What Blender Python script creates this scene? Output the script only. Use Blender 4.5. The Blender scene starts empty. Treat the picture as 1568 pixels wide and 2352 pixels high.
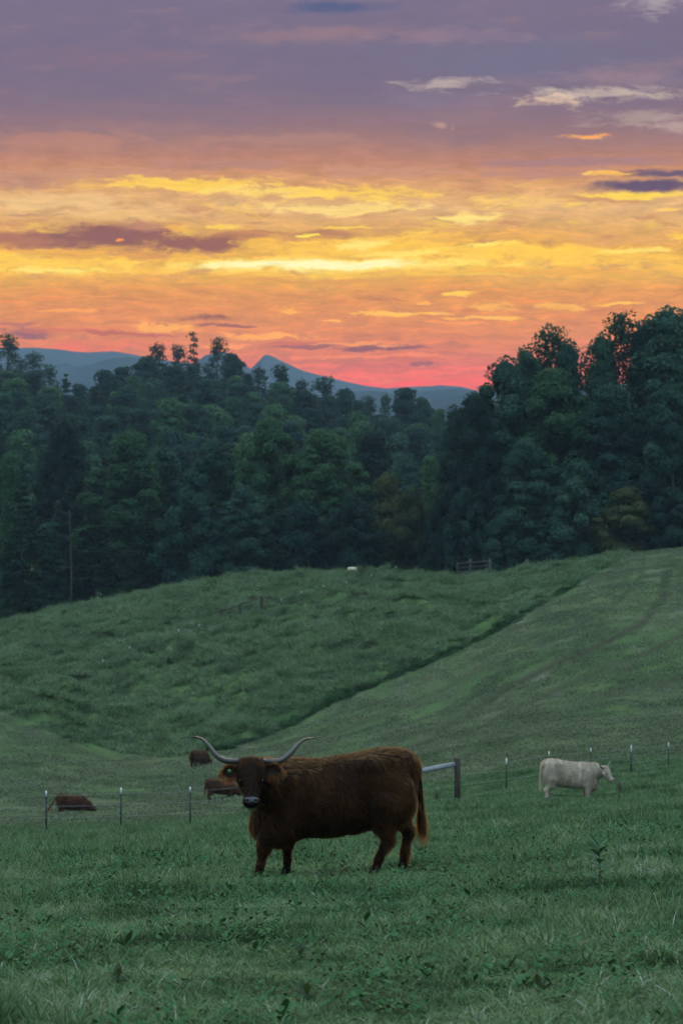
import bpy, math, random
import numpy as np
from mathutils import Vector, Matrix

random.seed(7)
R0 = np.random.default_rng(7)
SC = bpy.context.scene
COL = SC.collection
F = 5553.0            # focal length in units of the 1568-wide photograph
HAZE_RHO = 0.000088
HAZE_TOP = 178.0

# ------------------------------------------------------------------ camera
cd = bpy.data.cameras.new('camera')
cam = bpy.data.objects.new('camera', cd)
COL.objects.link(cam)
cd.sensor_fit = 'HORIZONTAL'
cd.sensor_width = 24.0
cd.lens = 85.0
cd.clip_start = 0.1
cd.clip_end = 40000.0
cam.location = (0, 0, 0)
cam.rotation_euler = (math.radians(90) - 76.0 / F, 0, 0)
cd.dof.use_dof = True
cd.dof.focus_distance = 25.0
cd.dof.aperture_fstop = 5.0
SC.camera = cam

# ------------------------------------------------------------------ view / render
SC.view_settings.view_transform = 'Standard'
SC.view_settings.look = 'None'
SC.view_settings.exposure = 0.0
SC.view_settings.gamma = 1.0
SC.view_settings.use_curve_mapping = False
SC.render.engine = 'CYCLES'
cy = SC.cycles
cy.use_denoising = True
try:
    cy.denoiser = 'OPENIMAGEDENOISE'
except Exception:
    pass
cy.max_bounces = 4
cy.diffuse_bounces = 2
cy.glossy_bounces = 2
cy.transmission_bounces = 3
cy.transparent_max_bounces = 8
cy.volume_bounces = 1
cy.use_adaptive_sampling = True
cy.adaptive_threshold = 0.035
cy.sample_clamp_indirect = 4.0
cy.caustics_reflective = False
cy.caustics_refractive = False


def lin(c):
    out = []
    for v in c[:3]:
        v = v / 255.0
        out.append(v / 12.92 if v <= 0.04045 else ((v + 0.055) / 1.055) ** 2.4)
    return np.array(out)


# ------------------------------------------------------------------ node helper
class NT:
    def __init__(self, tree):
        self.t = tree
        self.n = tree.nodes
        self.l = tree.links

    def new(self, kind, **kw):
        nd = self.n.new(kind)
        for k, v in kw.items():
            setattr(nd, k, v)
        return nd

    def put(self, sock, v):
        if v is None:
            return
        if hasattr(v, 'links') or isinstance(v, bpy.types.NodeSocket):
            self.l.new(v, sock)
        else:
            sock.default_value = v

    def math(self, op, a, b=None, c=None, clamp=False):
        nd = self.new('ShaderNodeMath', operation=op, use_clamp=clamp)
        for i, v in enumerate((a, b, c)):
            self.put(nd.inputs[i], v)
        return nd.outputs[0]

    def vmath(self, op, a, b=None, c=None, out=0):
        nd = self.new('ShaderNodeVectorMath', operation=op)
        for i, v in enumerate((a, b, c)):
            if v is not None:
                self.put(nd.inputs[i], v)
        return nd.outputs[out]

    def mix(self, f, a, b, blend='MIX'):
        nd = self.new('ShaderNodeMix', data_type='RGBA', blend_type=blend)
        self.put(nd.inputs[0], f)
        for i, v in ((6, a), (7, b)):
            if not isinstance(v, bpy.types.NodeSocket):
                v = (float(v[0]), float(v[1]), float(v[2]), 1.0)
            self.put(nd.inputs[i], v)
        return nd.outputs[2]

    def maprange(self, v, a, b, c=0.0, d=1.0, smooth=True):
        nd = self.new('ShaderNodeMapRange')
        nd.interpolation_type = 'SMOOTHSTEP' if smooth else 'LINEAR'
        nd.clamp = True
        for i, x in enumerate((v, a, b, c, d)):
            self.put(nd.inputs[i], x)
        return nd.outputs[0]

    def noise(self, vec, scale=1.0, detail=4.0, rough=0.5, dist=0.0, out='Fac'):
        nd = self.new('ShaderNodeTexNoise')
        if vec is not None:
            self.l.new(vec, nd.inputs['Vector'])
        nd.inputs['Scale'].default_value = scale
        nd.inputs['Detail'].default_value = detail
        nd.inputs['Roughness'].default_value = rough
        nd.inputs['Distortion'].default_value = dist
        return nd.outputs[out]

    def ramp(self, f, stops, interp='LINEAR'):
        nd = self.new('ShaderNodeValToRGB')
        cr = nd.color_ramp
        cr.interpolation = interp
        while len(cr.elements) > 1:
            cr.elements.remove(cr.elements[-1])
        cr.elements[0].position = stops[0][0]
        cr.elements[0].color = (*[float(x) for x in stops[0][1][:3]], 1)
        for p, c in stops[1:]:
            e = cr.elements.new(p)
            e.color = (*[float(x) for x in c[:3]], 1)
        self.put(nd.inputs[0], f)
        return nd.outputs[0]


# ------------------------------------------------------------------ world: sunset sky
SUN_EL = math.radians(4.9)
SUN_AZ = math.radians(-0.4)          # from +Y towards +X
W = bpy.data.worlds.new('World')
SC.world = W
W.use_nodes = True
W.node_tree.nodes.clear()
T = NT(W.node_tree)

HAZE_SRC = np.array([0.20, 0.45, 0.66])


def haze_t(y):
    el = max((1100.0 - y) / F, 0.012)
    return math.exp(-HAZE_RHO * min(HAZE_TOP / math.sin(el), 3750.0))


def sky(c, y):
    """sky radiance that reads as sRGB c at photo height y once seen through the haze"""
    t = haze_t(y)
    want = lin(c)
    return np.maximum((want - HAZE_SRC * (1 - t)) / t, 0.12 * want)


tc = T.new('ShaderNodeTexCoord').outputs['Generated']
dirn = T.vmath('NORMALIZE', tc)
sp = T.new('ShaderNodeSeparateXYZ')
T.l.new(dirn, sp.inputs[0])
az = T.math('ARCTAN2', sp.outputs[0], sp.outputs[1])
el = T.math('ARCSINE', sp.outputs[2])
cb = T.new('ShaderNodeCombineXYZ')
T.l.new(T.math('MULTIPLY_ADD', az, F, 784.0), cb.inputs[0])
T.l.new(T.math('MULTIPLY_ADD', el, -F, 1100.0), cb.inputs[1])
UV = cb.outputs[0]                                    # angular position, photo units
# domain warp: slow drift and ragged streaks
wA = T.noise(T.vmath('MULTIPLY', UV, (1 / 420, 1 / 150, 0)), 1.0, 3, 0.5, out='Color')
wB = T.noise(T.vmath('MULTIPLY', UV, (1 / 70, 1 / 30, 0)), 1.0, 4, 0.62, out='Color')
P = T.vmath('ADD', UV, T.vmath('MULTIPLY', T.vmath('SUBTRACT', wA, (0.5, 0.5, 0.5)), (130, 34, 0)))
P = T.vmath('ADD', P, T.vmath('MULTIPLY', T.vmath('SUBTRACT', wB, (0.5, 0.5, 0.5)), (70, 26, 0)))
spP = T.new('ShaderNodeSeparateXYZ')
T.l.new(P, spP.inputs[0])
# fine cirrus fibres
nz = T.math('SUBTRACT', T.noise(T.vmath('MULTIPLY', P, (1 / 85, 1 / 24, 0)), 1.0, 4.5, 0.66), 0.5)
nzf = T.math('SUBTRACT', T.noise(T.vmath('MULTIPLY', UV, (1 / 30, 1 / 11, 0)), 1.0, 3, 0.62), 0.5)

Y0, Y1 = 920.0, -40.0
grad = [(920, (222, 120, 84)), (893, (236, 118, 78)), (868, (224, 122, 84)), (835, (214, 126, 88)), (800, (218, 136, 86)),
        (765, (222, 144, 82)), (720, (224, 150, 86)), (672, (224, 156, 86)), (648, (230, 170, 90)), (625, (246, 194, 90)),
        (600, (244, 188, 86)), (560, (234, 174, 96)), (520, (222, 172, 114)), (480, (228, 182, 130)), (440, (224, 170, 118)),
        (405, (208, 150, 116)), (370, (186, 134, 118)), (335, (166, 127, 124)), (300, (146, 119, 128)), (250, (131, 115, 134)),
        (190, (122, 113, 136)), (120, (120, 113, 138)), (50, (122, 114, 139)), (-40, (119, 114, 142))]
stops = [((Y0 - y) / (Y0 - Y1), sky(c, y)) for y, c in grad]
MAXR = max(float(np.max(s[1])) for s in stops)
g = T.maprange(spP.outputs[1], Y0, Y1, 0.0, 1.0, smooth=False)
base = T.ramp(g, [(p, c / MAXR) for p, c in stops])
base = T.mix(1.0, base, (MAXR, MAXR, MAXR), 'MULTIPLY')
# streak modulation of the glowing middle of the sky
glow_band = T.maprange(spP.outputs[1], 300, 420)
tex = T.math('MULTIPLY_ADD', T.math('MULTIPLY', nz, T.math('MULTIPLY_ADD', glow_band, 0.85, 0.14)), 1.0, 1.0)
sc_ = T.new('ShaderNodeVectorMath', operation='SCALE')
T.l.new(base, sc_.inputs[0])
T.l.new(tex, sc_.inputs[3])
colr = plain = sc_.outputs[0]
# dappling of the lit deck: golden tears and mauve thickenings
nd1 = T.noise(T.vmath('MULTIPLY', P, (1 / 170, 1 / 38, 0)), 1.0, 5, 0.6)
nd2 = T.noise(T.vmath('MULTIPLY_ADD', P, (1 / 130, 1 / 30, 0), (31, 7, 0)), 1.0, 5, 0.62)
inband = T.math('MULTIPLY', T.maprange(spP.outputs[1], 395, 440), T.maprange(spP.outputs[1], 655, 630))
colr = T.mix(T.math('MULTIPLY', inband, T.maprange(nd1, .54, .70, 0, .6)), colr, sky((255, 216, 104), 540))
colr = T.mix(T.math('MULTIPLY', inband, T.maprange(nd2, .50, .66, 0, .75)), colr, sky((204, 146, 112), 540))
lowband = T.math('MULTIPLY', T.maprange(spP.outputs[1], 650, 690), T.maprange(spP.outputs[1], 905, 860))
nl1 = T.noise(T.vmath('MULTIPLY', P, (1 / 190, 1 / 15, 0)), 1.0, 4, 0.58)
colr = T.mix(T.math('MULTIPLY', lowband, T.maprange(nl1, .55, .72, 0, .6)), colr, sky((248, 150, 92), 780))
colr = T.mix(T.math('MULTIPLY', lowband, T.maprange(nl1, .45, .30, 0, .5)), colr, sky((204, 126, 90), 780))
topband = T.maprange(spP.outputs[1], 380, 300)
nt1 = T.noise(T.vmath('MULTIPLY', P, (1 / 330, 1 / 60, 0)), 1.0, 4, 0.55)
colr = T.mix(T.math('MULTIPLY', topband, T.maprange(nt1, .52, .70, 0, .45)), colr, sky((156, 128, 136), 200))
colr = T.mix(T.math('MULTIPLY', topband, T.maprange(nt1, .48, .32, 0, .45)), colr, sky((116, 110, 136), 200))

YEL, YEB, YEW = (255, 212, 96), (255, 226, 120), (255, 248, 188)
DPU, MAU, DPB = (160, 112, 106), (186, 138, 126), (112, 98, 122)
FEAT = [
    # u, y, ru, ry, colour, strength, ragged
    (700, 90, 460, 30, (154, 126, 136), .5, .7), (250, 150, 330, 40, (136, 114, 132), .6, .6), (1180, 150, 420, 80, (116, 116, 144), .7, .6),
    (1420, 190, 220, 34, (166, 138, 146), .5, .7), (980, 235, 220, 26, (134, 122, 144), .6, .6), (1020, 100, 300, 22, (156, 130, 146), .5, .7),
    (300, 300, 300, 26, (162, 128, 132), .5, .7), (150, 335, 260, 30, (196, 140, 122), .5, .6), (650, 330, 260, 18, (178, 136, 128), .6, .7),
    (765, 4, 150, 34, (164, 136, 152), .7, .5), (768, 24, 150, 26, (88, 100, 138), 1.0, .6),
    (1040, 200, 120, 20, (196, 178, 172), .75, 1.2), (1390, 226, 260, 20, (206, 188, 174), .75, 1.1), (1250, 242, 90, 16, (230, 200, 174), .8, 1.1),
    (1520, 18, 130, 46, (180, 170, 174), .65, 1.2), (1460, 282, 190, 26, (186, 162, 156), .6, 1.2), (1020, 294, 26, 12, (196, 160, 148), .7, 1.0),
    (1550, 300, 70, 22, (196, 172, 164), .6, .9), (1352, 320, 84, 9, (255, 176, 104), 1.0, .9), (1300, 378, 330, 15, (164, 128, 134), .75, .7),
    (1250, 405, 190, 18, (186, 138, 128), .8, .8), (60, 425, 170, 30, MAU, .75, .8), (250, 408, 240, 20, (200, 150, 128), .6, .8), (1080, 432, 60, 26, (206, 152, 118), .6, .9),
    (520, 388, 260, 16, (178, 134, 130), .55, .8), (860, 400, 260, 18, (196, 146, 128), .6, .8),
    # upper golden deck
    (430, 432, 250, 20, YEL, .85, .95), (640, 448, 170, 18, (255, 220, 120), .85, .95), (830, 446, 190, 20, YEL, .8, .9), (800, 482, 210, 15, (255, 222, 136), .8, 1.0),
    (1050, 505, 130, 13, (255, 226, 134), .9, .9), (1160, 470, 130, 14, (246, 200, 120), .6, 1.0), (120, 470, 200, 26, (236, 196, 140), .7, .6), (300, 500, 260, 14, (236, 194, 134), .6, .7),
    (80, 500, 90, 4, (196, 150, 126), .7, .9),
    # glow
    (860, 578, 420, 44, (255, 206, 88), .75, .7), (1260, 585, 360, 32, (255, 208, 86), .85, .8), (90, 606, 300, 28, (255, 208, 88), .9, .7),
    (1150, 560, 300, 10, (232, 174, 104), .6, .9), (1430, 555, 190, 14, (226, 168, 112), .7, .8),
    (880, 590, 160, 10, YEB, .85, 1.0), (830, 566, 60, 16, (255, 232, 130), .8, .9), (1080, 572, 90, 9, (255, 232, 120), .8, .9), (1480, 578, 120, 10, YEB, .8, .9),
    (740, 612, 500, 20, YEB, 1.0, .5), (700, 612, 300, 12, YEW, 1.0, .5), (130, 622, 170, 9, (255, 232, 128), .8, .8),
    (980, 634, 420, 7, (246, 198, 96), .8, .8), (1300, 628, 330, 12, (236, 172, 84), .8, .7), (760, 646, 240, 5, (222, 158, 96), .8, .8),
    # dark violet clouds
    (60, 555, 250, 22, (174, 120, 106), .95, .5), (250, 543, 210, 40, (146, 104, 104), 1.0, .5), (470, 562, 200, 30, (152, 106, 102), 1.0, .55), (330, 522, 90, 12, (188, 134, 116), .7, .9),
    (560, 545, 130, 14, (190, 132, 106), .7, .9), (730, 540, 130, 13, (184, 130, 104), .9, .8), (330, 588, 90, 14, (214, 152, 98), .7, .9), (170, 590, 70, 18, (226, 164, 98), .5, .9),
    (400, 530, 46, 14, (250, 190, 96), .7, 1.0), (600, 566, 80, 14, (250, 196, 92), .8, 1.0), (702, 543, 36, 6, (255, 228, 96), 1.0, .6), (790, 526, 60, 5, (255, 212, 92), .9, .8),
    (520, 525, 60, 6, (255, 214, 100), .8, .9), (260, 553, 12, 3, (255, 160, 90), .9, .5),
    (1450, 457, 180, 10, (255, 216, 96), 1.0, .45), (1480, 436, 200, 20, (104, 92, 118), 1.0, .35), (1515, 407, 140, 14, (112, 96, 120), 1.0, .5), (1400, 408, 70, 8, (255, 196, 96), .9, .9), (1345, 404, 20, 6, (255, 206, 110), .9, .7),
    (1555, 548, 34, 10, (255, 208, 92), .9, .9), (1550, 490, 24, 5, (255, 206, 110), .8, .7),
    # low clouds
    (930, 722, 150, 7, (255, 196, 84), 1.0, .7), (1130, 733, 130, 5, (252, 190, 84), .95, .8), (1065, 679, 64, 6, (255, 206, 88), 1.0, .8), (1150, 704, 80, 12, (250, 186, 92), .75, 1.0),
    (1310, 705, 76, 13, (250, 190, 92), .75, 1.0), (1440, 703, 66, 5, (255, 196, 88), 1.0, .6), (655, 715, 28, 12, (252, 184, 88), .9, 1.0), (762, 741, 30, 4, (255, 186, 84), 1.0, .6),
    (1060, 744, 120, 4, (246, 160, 92), .9, .7), (880, 690, 60, 4, (196, 124, 92), .8, .8), (905, 662, 150, 4, (222, 158, 100), .6, .8), (975, 695, 22, 4, (252, 180, 84), .9, .8),
    (60, 768, 84, 15, (146, 108, 122), .95, .7), (170, 721, 84, 4, (250, 170, 92), .9, .6), (30, 745, 70, 8, (176, 118, 122), .8, .8), (130, 765, 120, 8, (214, 124, 108), .6, .8),
    (470, 732, 104, 9, (152, 106, 108), .95, .7), (500, 748, 90, 5, (160, 108, 112), .9, .8), (380, 752, 76, 15, (255, 182, 76), .9, .9), (300, 768, 140, 6, (188, 108, 104), .8, .7),
    (600, 772, 130, 9, (255, 176, 70), 1.0, .8), (500, 792, 90, 8, (252, 164, 74), .8, .9), (700, 790, 130, 7, (196, 118, 108), .8, .8), (800, 793, 110, 6, (246, 164, 96), .8, .8),
    (880, 803, 150, 8, (148, 106, 116), 1.0, .55), (700, 797, 130, 5, (158, 108, 116), .9, .6), (830, 822, 220, 7, (242, 146, 94), .8, .8), (900, 800, 46, 4, (250, 168, 92), .7, .8),
    (980, 842, 30, 7, (160, 112, 120), .9, .8), (800, 845, 260, 6, (206, 122, 112), .7, .8), (850, 862, 280, 9, (244, 126, 90), .8, .8), (700, 840, 160, 6, (240, 132, 92), .7, .8),
    (900, 884, 260, 8, (244, 112, 90), .8, .7), (1100, 850, 130, 6, (244, 128, 98), .7, .8), (250, 790, 200, 12, (226, 130, 104), .6, .8), (200, 800, 130, 8, (240, 120, 104), .5, .8),
]
for (u, y, ru, ry, c, s, rag) in FEAT:
    ln = T.vmath('LENGTH', T.vmath('MULTIPLY_ADD', P, (1 / ru, 1 / ry, 0), (-u / ru, -y / ry, 0)), out=1)
    big = ru > 50
    m = T.math('MULTIPLY_ADD', nz if big else nzf, 3.3 * rag, T.math('SUBTRACT', 1.0, ln))
    m = T.maprange(m, 0.0, 1.0 if y < 330 else (0.66 if ry > 7 else 0.5), 0.0, s)
    colr = T.mix(m, colr, sky(c, y))
fib = T.noise(T.vmath('MULTIPLY_ADD', P, (1 / 60, 1 / 7.5, 0), (11, 3, 0)), 1.0, 4, 0.6)
fine = T.math('MULTIPLY_ADD', T.math('SUBTRACT', fib, 0.5), T.math('MULTIPLY_ADD', glow_band, 0.42, 0.10), 1.0)
sc2 = T.new('ShaderNodeVectorMath', operation='SCALE')
T.l.new(colr, sc2.inputs[0])
T.l.new(fine, sc2.inputs[3])
colr = sc2.outputs[0]
# the rest of the dome: the deck fades out overhead to clear dusk blue, and away from the sunset
sk = T.new('ShaderNodeTexSky', sky_type='NISHITA')
sk.sun_disc = False
sk.sun_elevation = SUN_EL
sk.sun_rotation = SUN_AZ
sk.altitude = 700
sk.air_density = 1.0
sk.dust_density = 1.2
sk.ozone_density = 3.0
clear = T.new('ShaderNodeVectorMath', operation='SCALE')
T.l.new(sk.outputs[0], clear.inputs[0])
clear.inputs[3].default_value = 0.12
dusk = T.mix(T.maprange(el, math.radians(1), math.radians(52)), (0.12, 0.18, 0.28), (1.66, 2.16, 2.64))
veil = T.mix(0.8, clear.outputs[0], dusk)
cl_n = T.noise(T.vmath('MULTIPLY', dirn, (2.2, 2.2, 5.0)), 1.0, 3, 0.55)
cl_m = T.maprange(cl_n, 0.42, 0.68, 0.0, 0.45)
veil = T.mix(cl_m, veil, T.vmath('MULTIPLY', veil, (0.72, 0.66, 0.64)))
up = T.maprange(el, math.radians(12.5), math.radians(34))
side = T.maprange(T.math('ABSOLUTE', az), math.radians(22), math.radians(85))
fade = T.math('MAXIMUM', up, side)


def background(c):
    b_ = T.new('ShaderNodeBackground')
    T.l.new(c, b_.inputs['Color'])
    b_.inputs['Strength'].default_value = 1.0
    return b_.outputs[0]


def mix_shader(f, a_, b_):
    m_ = T.new('ShaderNodeMixShader')
    T.l.new(f, m_.inputs[0])
    T.l.new(a_, m_.inputs[1])
    T.l.new(b_, m_.inputs[2])
    return m_.outputs[0]


# the single clouds all lie around the sunset; elsewhere only the plain deck needs working out
near_sunset = T.math('MULTIPLY', T.maprange(T.math('ABSOLUTE', az), .22, .30, 1.0, 0.0), T.maprange(el, math.radians(13), math.radians(16), 1.0, 0.0))
deck = mix_shader(near_sunset, background(plain), background(colr))
wo = T.new('ShaderNodeOutputWorld')
T.l.new(mix_shader(fade, deck, background(veil)), wo.inputs['Surface'])
W.cycles.sampling_method = 'MANUAL'
W.cycles.sample_map_resolution = 1024

# sun just behind the cloud bank: weak, warm, broad
sl = bpy.data.lights.new('sun', 'SUN')
sl.energy = 1.4
sl.angle = math.radians(9)
sl.color = (1.0, 0.62, 0.30)
so = bpy.data.objects.new('sun', sl)
COL.objects.link(so)
sd = Vector((math.sin(SUN_AZ) * math.cos(SUN_EL), math.cos(SUN_AZ) * math.cos(SUN_EL), math.sin(SUN_EL)))
so.rotation_euler = sd.to_track_quat('Z', 'Y').to_euler()
so.location = (0, 200, 60)


# ------------------------------------------------------------------ mesh helpers
def mesh_np(name, v, f, mat=None, smooth=False, attrs=None):
    """v (n,3); f (m,k) array of equal-size faces or list of such arrays"""
    me = bpy.data.meshes.new(name)
    fs = f if isinstance(f, list) else [f]
    fs = [np.asarray(a, dtype=np.int32) for a in fs if len(a)]
    v = np.asarray(v, dtype=np.float32)
    me.vertices.add(len(v))
    me.vertices.foreach_set('co', v.ravel())
    loops = np.concatenate([a.ravel() for a in fs])
    sizes = np.concatenate([np.full(len(a), a.shape[1], np.int32) for a in fs])
    starts = np.concatenate([[0], np.cumsum(sizes)[:-1]]).astype(np.int32)
    me.loops.add(len(loops))
    me.loops.foreach_set('vertex_index', loops)
    me.polygons.add(len(sizes))
    me.polygons.foreach_set('loop_start', starts)
    me.polygons.foreach_set('loop_total', sizes)
    if smooth:
        me.polygons.foreach_set('use_smooth', np.ones(len(sizes), dtype=bool))
    for k, a in (attrs or {}).items():
        at = me.attributes.new(k, 'FLOAT', 'POINT')
        at.data.foreach_set('value', np.asarray(a, dtype=np.float32))
    me.update(calc_edges=True)
    if mat:
        me.materials.append(mat)
    return me


def obj(name, data, parent=None, loc=None, label=None, cat=None, group=None, kind=None):
    o = bpy.data.objects.new(name, data)
    COL.objects.link(o)
    if parent:
        o.parent = parent
    if loc is not None:
        o.location = loc
    if label:
        o['label'] = label
    if cat:
        o['category'] = cat
    if group:
        o['group'] = group
    if kind:
        o['kind'] = kind
    return o


class MB:
    """collects pieces of one mesh"""
    def __init__(self):
        self.v, self.q, self.t, self.n = [], [], [], 0

    def add(self, v, q=None, t=None):
        v = np.asarray(v, dtype=float)
        self.v.append(v)
        if q is not None and len(q):
            self.q.append(np.asarray(q, dtype=int) + self.n)
        if t is not None and len(t):
            self.t.append(np.asarray(t, dtype=int) + self.n)
        self.n += len(v)

    def tube(self, pts, rad, k=6, cap=True):
        pts = np.asarray(pts, dtype=float)
        n = len(pts)
        rad = np.broadcast_to(np.asarray(rad, dtype=float), (n,))
        tan = np.gradient(pts, axis=0)
        tan /= np.linalg.norm(tan, axis=1)[:, None] + 1e-9
        ref = np.array([0, 0, 1.0]) if abs(tan[0, 2]) < 0.9 else np.array([1.0, 0, 0])
        rings = []
        a = np.linspace(0, 2 * np.pi, k, endpoint=False)
        e1 = np.cross(tan[0], ref)
        e1 /= np.linalg.norm(e1)
        for i in range(n):
            e1 = e1 - tan[i] * np.dot(e1, tan[i])
            e1 /= np.linalg.norm(e1) + 1e-9
            e2 = np.cross(tan[i], e1)
            rings.append(pts[i] + rad[i] * (np.cos(a)[:, None] * e1 + np.sin(a)[:, None] * e2))
        v = np.concatenate(rings)
        q = []
        for i in range(n - 1):
            for j in range(k):
                j2 = (j + 1) % k
                q.append((i * k + j, i * k + j2, (i + 1) * k + j2, (i + 1) * k + j))
        t = []
        if cap:
            v = np.concatenate([v, pts[:1], pts[-1:]])
            for j in range(k):
                j2 = (j + 1) % k
                t.append((n * k, j2, j))
                t.append((n * k + 1, (n - 1) * k + j, (n - 1) * k + j2))
        self.add(v, q, t)

    def box(self, c, s, rz=0.0):
        c = np.asarray(c, float)
        s = np.asarray(s, float) / 2
        v = np.array([(x, y, z) for x in (-1, 1) for y in (-1, 1) for z in (-1, 1)], float) * s
        ca, sa = math.cos(rz), math.sin(rz)
        v = np.stack([v[:, 0] * ca - v[:, 1] * sa, v[:, 0] * sa + v[:, 1] * ca, v[:, 2]], 1) + c
        self.add(v, [(0, 1, 3, 2), (4, 6, 7, 5), (0, 4, 5, 1), (2, 3, 7, 6), (0, 2, 6, 4), (1, 5, 7, 3)])

    def build(self, name, mat=None, smooth=False):
        fs = []
        if self.q:
            fs.append(np.concatenate(self.q))
        if self.t:
            fs.append(np.concatenate(self.t))
        return mesh_np(name, np.concatenate(self.v), fs, mat, smooth)


def hash2(ix, iy, seed):
    h = (ix.astype(np.int64) * 374761393 + iy.astype(np.int64) * 668265263 + seed * 974711) & 0xFFFFFFFF
    h = ((h ^ (h >> 13)) * 1274126177) & 0xFFFFFFFF
    h = h ^ (h >> 16)
    return (h & 0xFFFFFF) / float(0xFFFFFF)


def vnoise(x, y, seed=0):
    ix, iy = np.floor(x), np.floor(y)
    fx, fy = x - ix, y - iy
    fx, fy = fx * fx * (3 - 2 * fx), fy * fy * (3 - 2 * fy)
    a = hash2(ix, iy, seed)
    b = hash2(ix + 1, iy, seed)
    c = hash2(ix, iy + 1, seed)
    d = hash2(ix + 1, iy + 1, seed)
    return (a + (b - a) * fx) * (1 - fy) + (c + (d - c) * fx) * fy


def fbm(x, y, seed=0, octv=4):
    s, a, tot = 0, 1.0, 0
    for i in range(octv):
        s = s + a * vnoise(x * 2 ** i + 17.3 * i, y * 2 ** i - 9.1 * i, seed + i)
        tot += a
        a *= 0.5
    return s / tot


def sstep(a, b, x):
    t = np.clip((x - a) / (b - a), 0, 1)
    return t * t * (3 - 2 * t)


# ------------------------------------------------------------------ materials
def new_mat(name):
    m = bpy.data.materials.new(name)
    m.use_nodes = True
    m.node_tree.nodes.clear()
    return m, NT(m.node_tree)


def finish(m, t, shader):
    o = t.new('ShaderNodeOutputMaterial')
    t.l.new(shader, o.inputs['Surface'])
    return m


def principled(t, color, rough=0.7, spec=0.3, normal=None):
    p = t.new('ShaderNodeBsdfPrincipled')
    if not isinstance(color, bpy.types.NodeSocket):
        color = (float(color[0]), float(color[1]), float(color[2]), 1.0)
    t.put(p.inputs['Base Color'], color)
    t.put(p.inputs['Roughness'], rough)
    t.put(p.inputs['Specular IOR Level'], spec)
    if normal is not None:
        t.put(p.inputs['Normal'], normal)
    return p.outputs[0]


def bump(t, h, strength=0.5, dist=0.02):
    b = t.new('ShaderNodeBump')
    b.inputs['Strength'].default_value = strength
    b.inputs['Distance'].default_value = dist
    t.l.new(h, b.inputs['Height'])
    return b.outputs[0]


def simple_mat(name, c1, c2, scale=8.0, rough=0.7, spec=0.3, stretch=(1, 1, 1), bmp=0.3):
    m, t = new_mat(name)
    co = t.vmath('MULTIPLY', t.new('ShaderNodeTexCoord').outputs['Object'], stretch)
    n = t.noise(co, scale, 5, 0.6)
    c = t.ramp(n, [(0.3, c1), (0.7, c2)])
    return finish(m, t, principled(t, c, rough, spec, bump(t, n, bmp, 0.01)))


def leaf_mat(name, cols, patch=0.1, trans=0.3, rough=0.55, spec=0.25, tcol=(0.10, 0.16, 0.03), attr=None, pos=False):
    """foliage: colour varies per instance and in broad patches"""
    m, t = new_mat(name)
    oi = t.new('ShaderNodeObjectInfo')
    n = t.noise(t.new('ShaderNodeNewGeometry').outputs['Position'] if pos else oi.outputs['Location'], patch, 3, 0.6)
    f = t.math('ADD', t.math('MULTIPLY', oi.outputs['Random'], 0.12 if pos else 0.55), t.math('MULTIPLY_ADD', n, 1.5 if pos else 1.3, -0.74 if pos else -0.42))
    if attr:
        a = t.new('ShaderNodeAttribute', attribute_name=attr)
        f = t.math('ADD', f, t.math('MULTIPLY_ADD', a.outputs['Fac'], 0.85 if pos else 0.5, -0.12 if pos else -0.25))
    k = len(cols)
    c = t.ramp(f, [(i / (k - 1), cc) for i, cc in enumerate(cols)])
    d = principled(t, c, rough, spec)
    tr = t.new('ShaderNodeBsdfTranslucent')
    t.l.new(t.mix(0.5, c, tcol), tr.inputs['Color'])
    mx = t.new('ShaderNodeMixShader')
    mx.inputs[0].default_value = trans
    t.l.new(d, mx.inputs[1])
    t.l.new(tr.outputs[0], mx.inputs[2])
    return finish(m, t, mx.outputs[0])


M = {}
M['grass'] = leaf_mat('grass_blades', [(.010, .034, .017), (.030, .078, .034), (.070, .148, .060), (.112, .206, .084), (.150, .228, .100), (.188, .215, .115), (.31, .36, .28), (.42, .46, .40)], .9, .18, .75, .06, attr='var', pos=True)  # palest stops put dry blades and sky glints into the colour
M['meadow'] = leaf_mat('meadow_blades', [(.070, .112, .052), (.106, .166, .076), (.142, .204, .102), (.182, .222, .130)], .11, .30, .7, .12, (.14, .22, .07), attr='var', pos=True)
M['mown'] = leaf_mat('mown_blades', [(.070, .098, .052), (.110, .142, .078), (.160, .172, .112), (.205, .196, .146)], .08, .3, .75, .12, attr='var', pos=True)
M['weed'] = leaf_mat('weed_leaves', [(.028, .080, .028), (.038, .106, .036), (.060, .138, .056)], .5, .06, .8, .06)
M['milkweed'] = leaf_mat('milkweed_leaves', [(.030, .085, .034), (.055, .125, .060), (.13, .20, .15)], .5, .08, .65, .12)
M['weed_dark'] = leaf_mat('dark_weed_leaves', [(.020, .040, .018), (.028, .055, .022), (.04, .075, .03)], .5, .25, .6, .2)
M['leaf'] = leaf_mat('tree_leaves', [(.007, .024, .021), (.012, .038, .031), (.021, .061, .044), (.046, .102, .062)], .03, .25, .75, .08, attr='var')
M['leaf_green'] = leaf_mat('bright_leaves', [(.018, .054, .029), (.037, .095, .042), (.068, .145, .058)], .03, .3, .75, .08, attr='var')
M['leaf_brown'] = leaf_mat('turning_leaves', [(.034, .054, .024), (.052, .074, .028), (.082, .088, .034)], .03, .25, .75, .08, attr='var')
M['needle'] = leaf_mat('pine_needles', [(.008, .028, .020), (.014, .042, .028), (.028, .070, .044)], .03, .2, .75, .08, attr='var')
M['bark'] = simple_mat('bark', (.035, .028, .022), (.085, .075, .062), 3, .9, .15, (2, 2, .4), .6)
M['bark_pale'] = simple_mat('pale_bark', (.10, .095, .085), (.20, .19, .17), 3, .9, .15, (2, 2, .4), .6)
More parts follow.
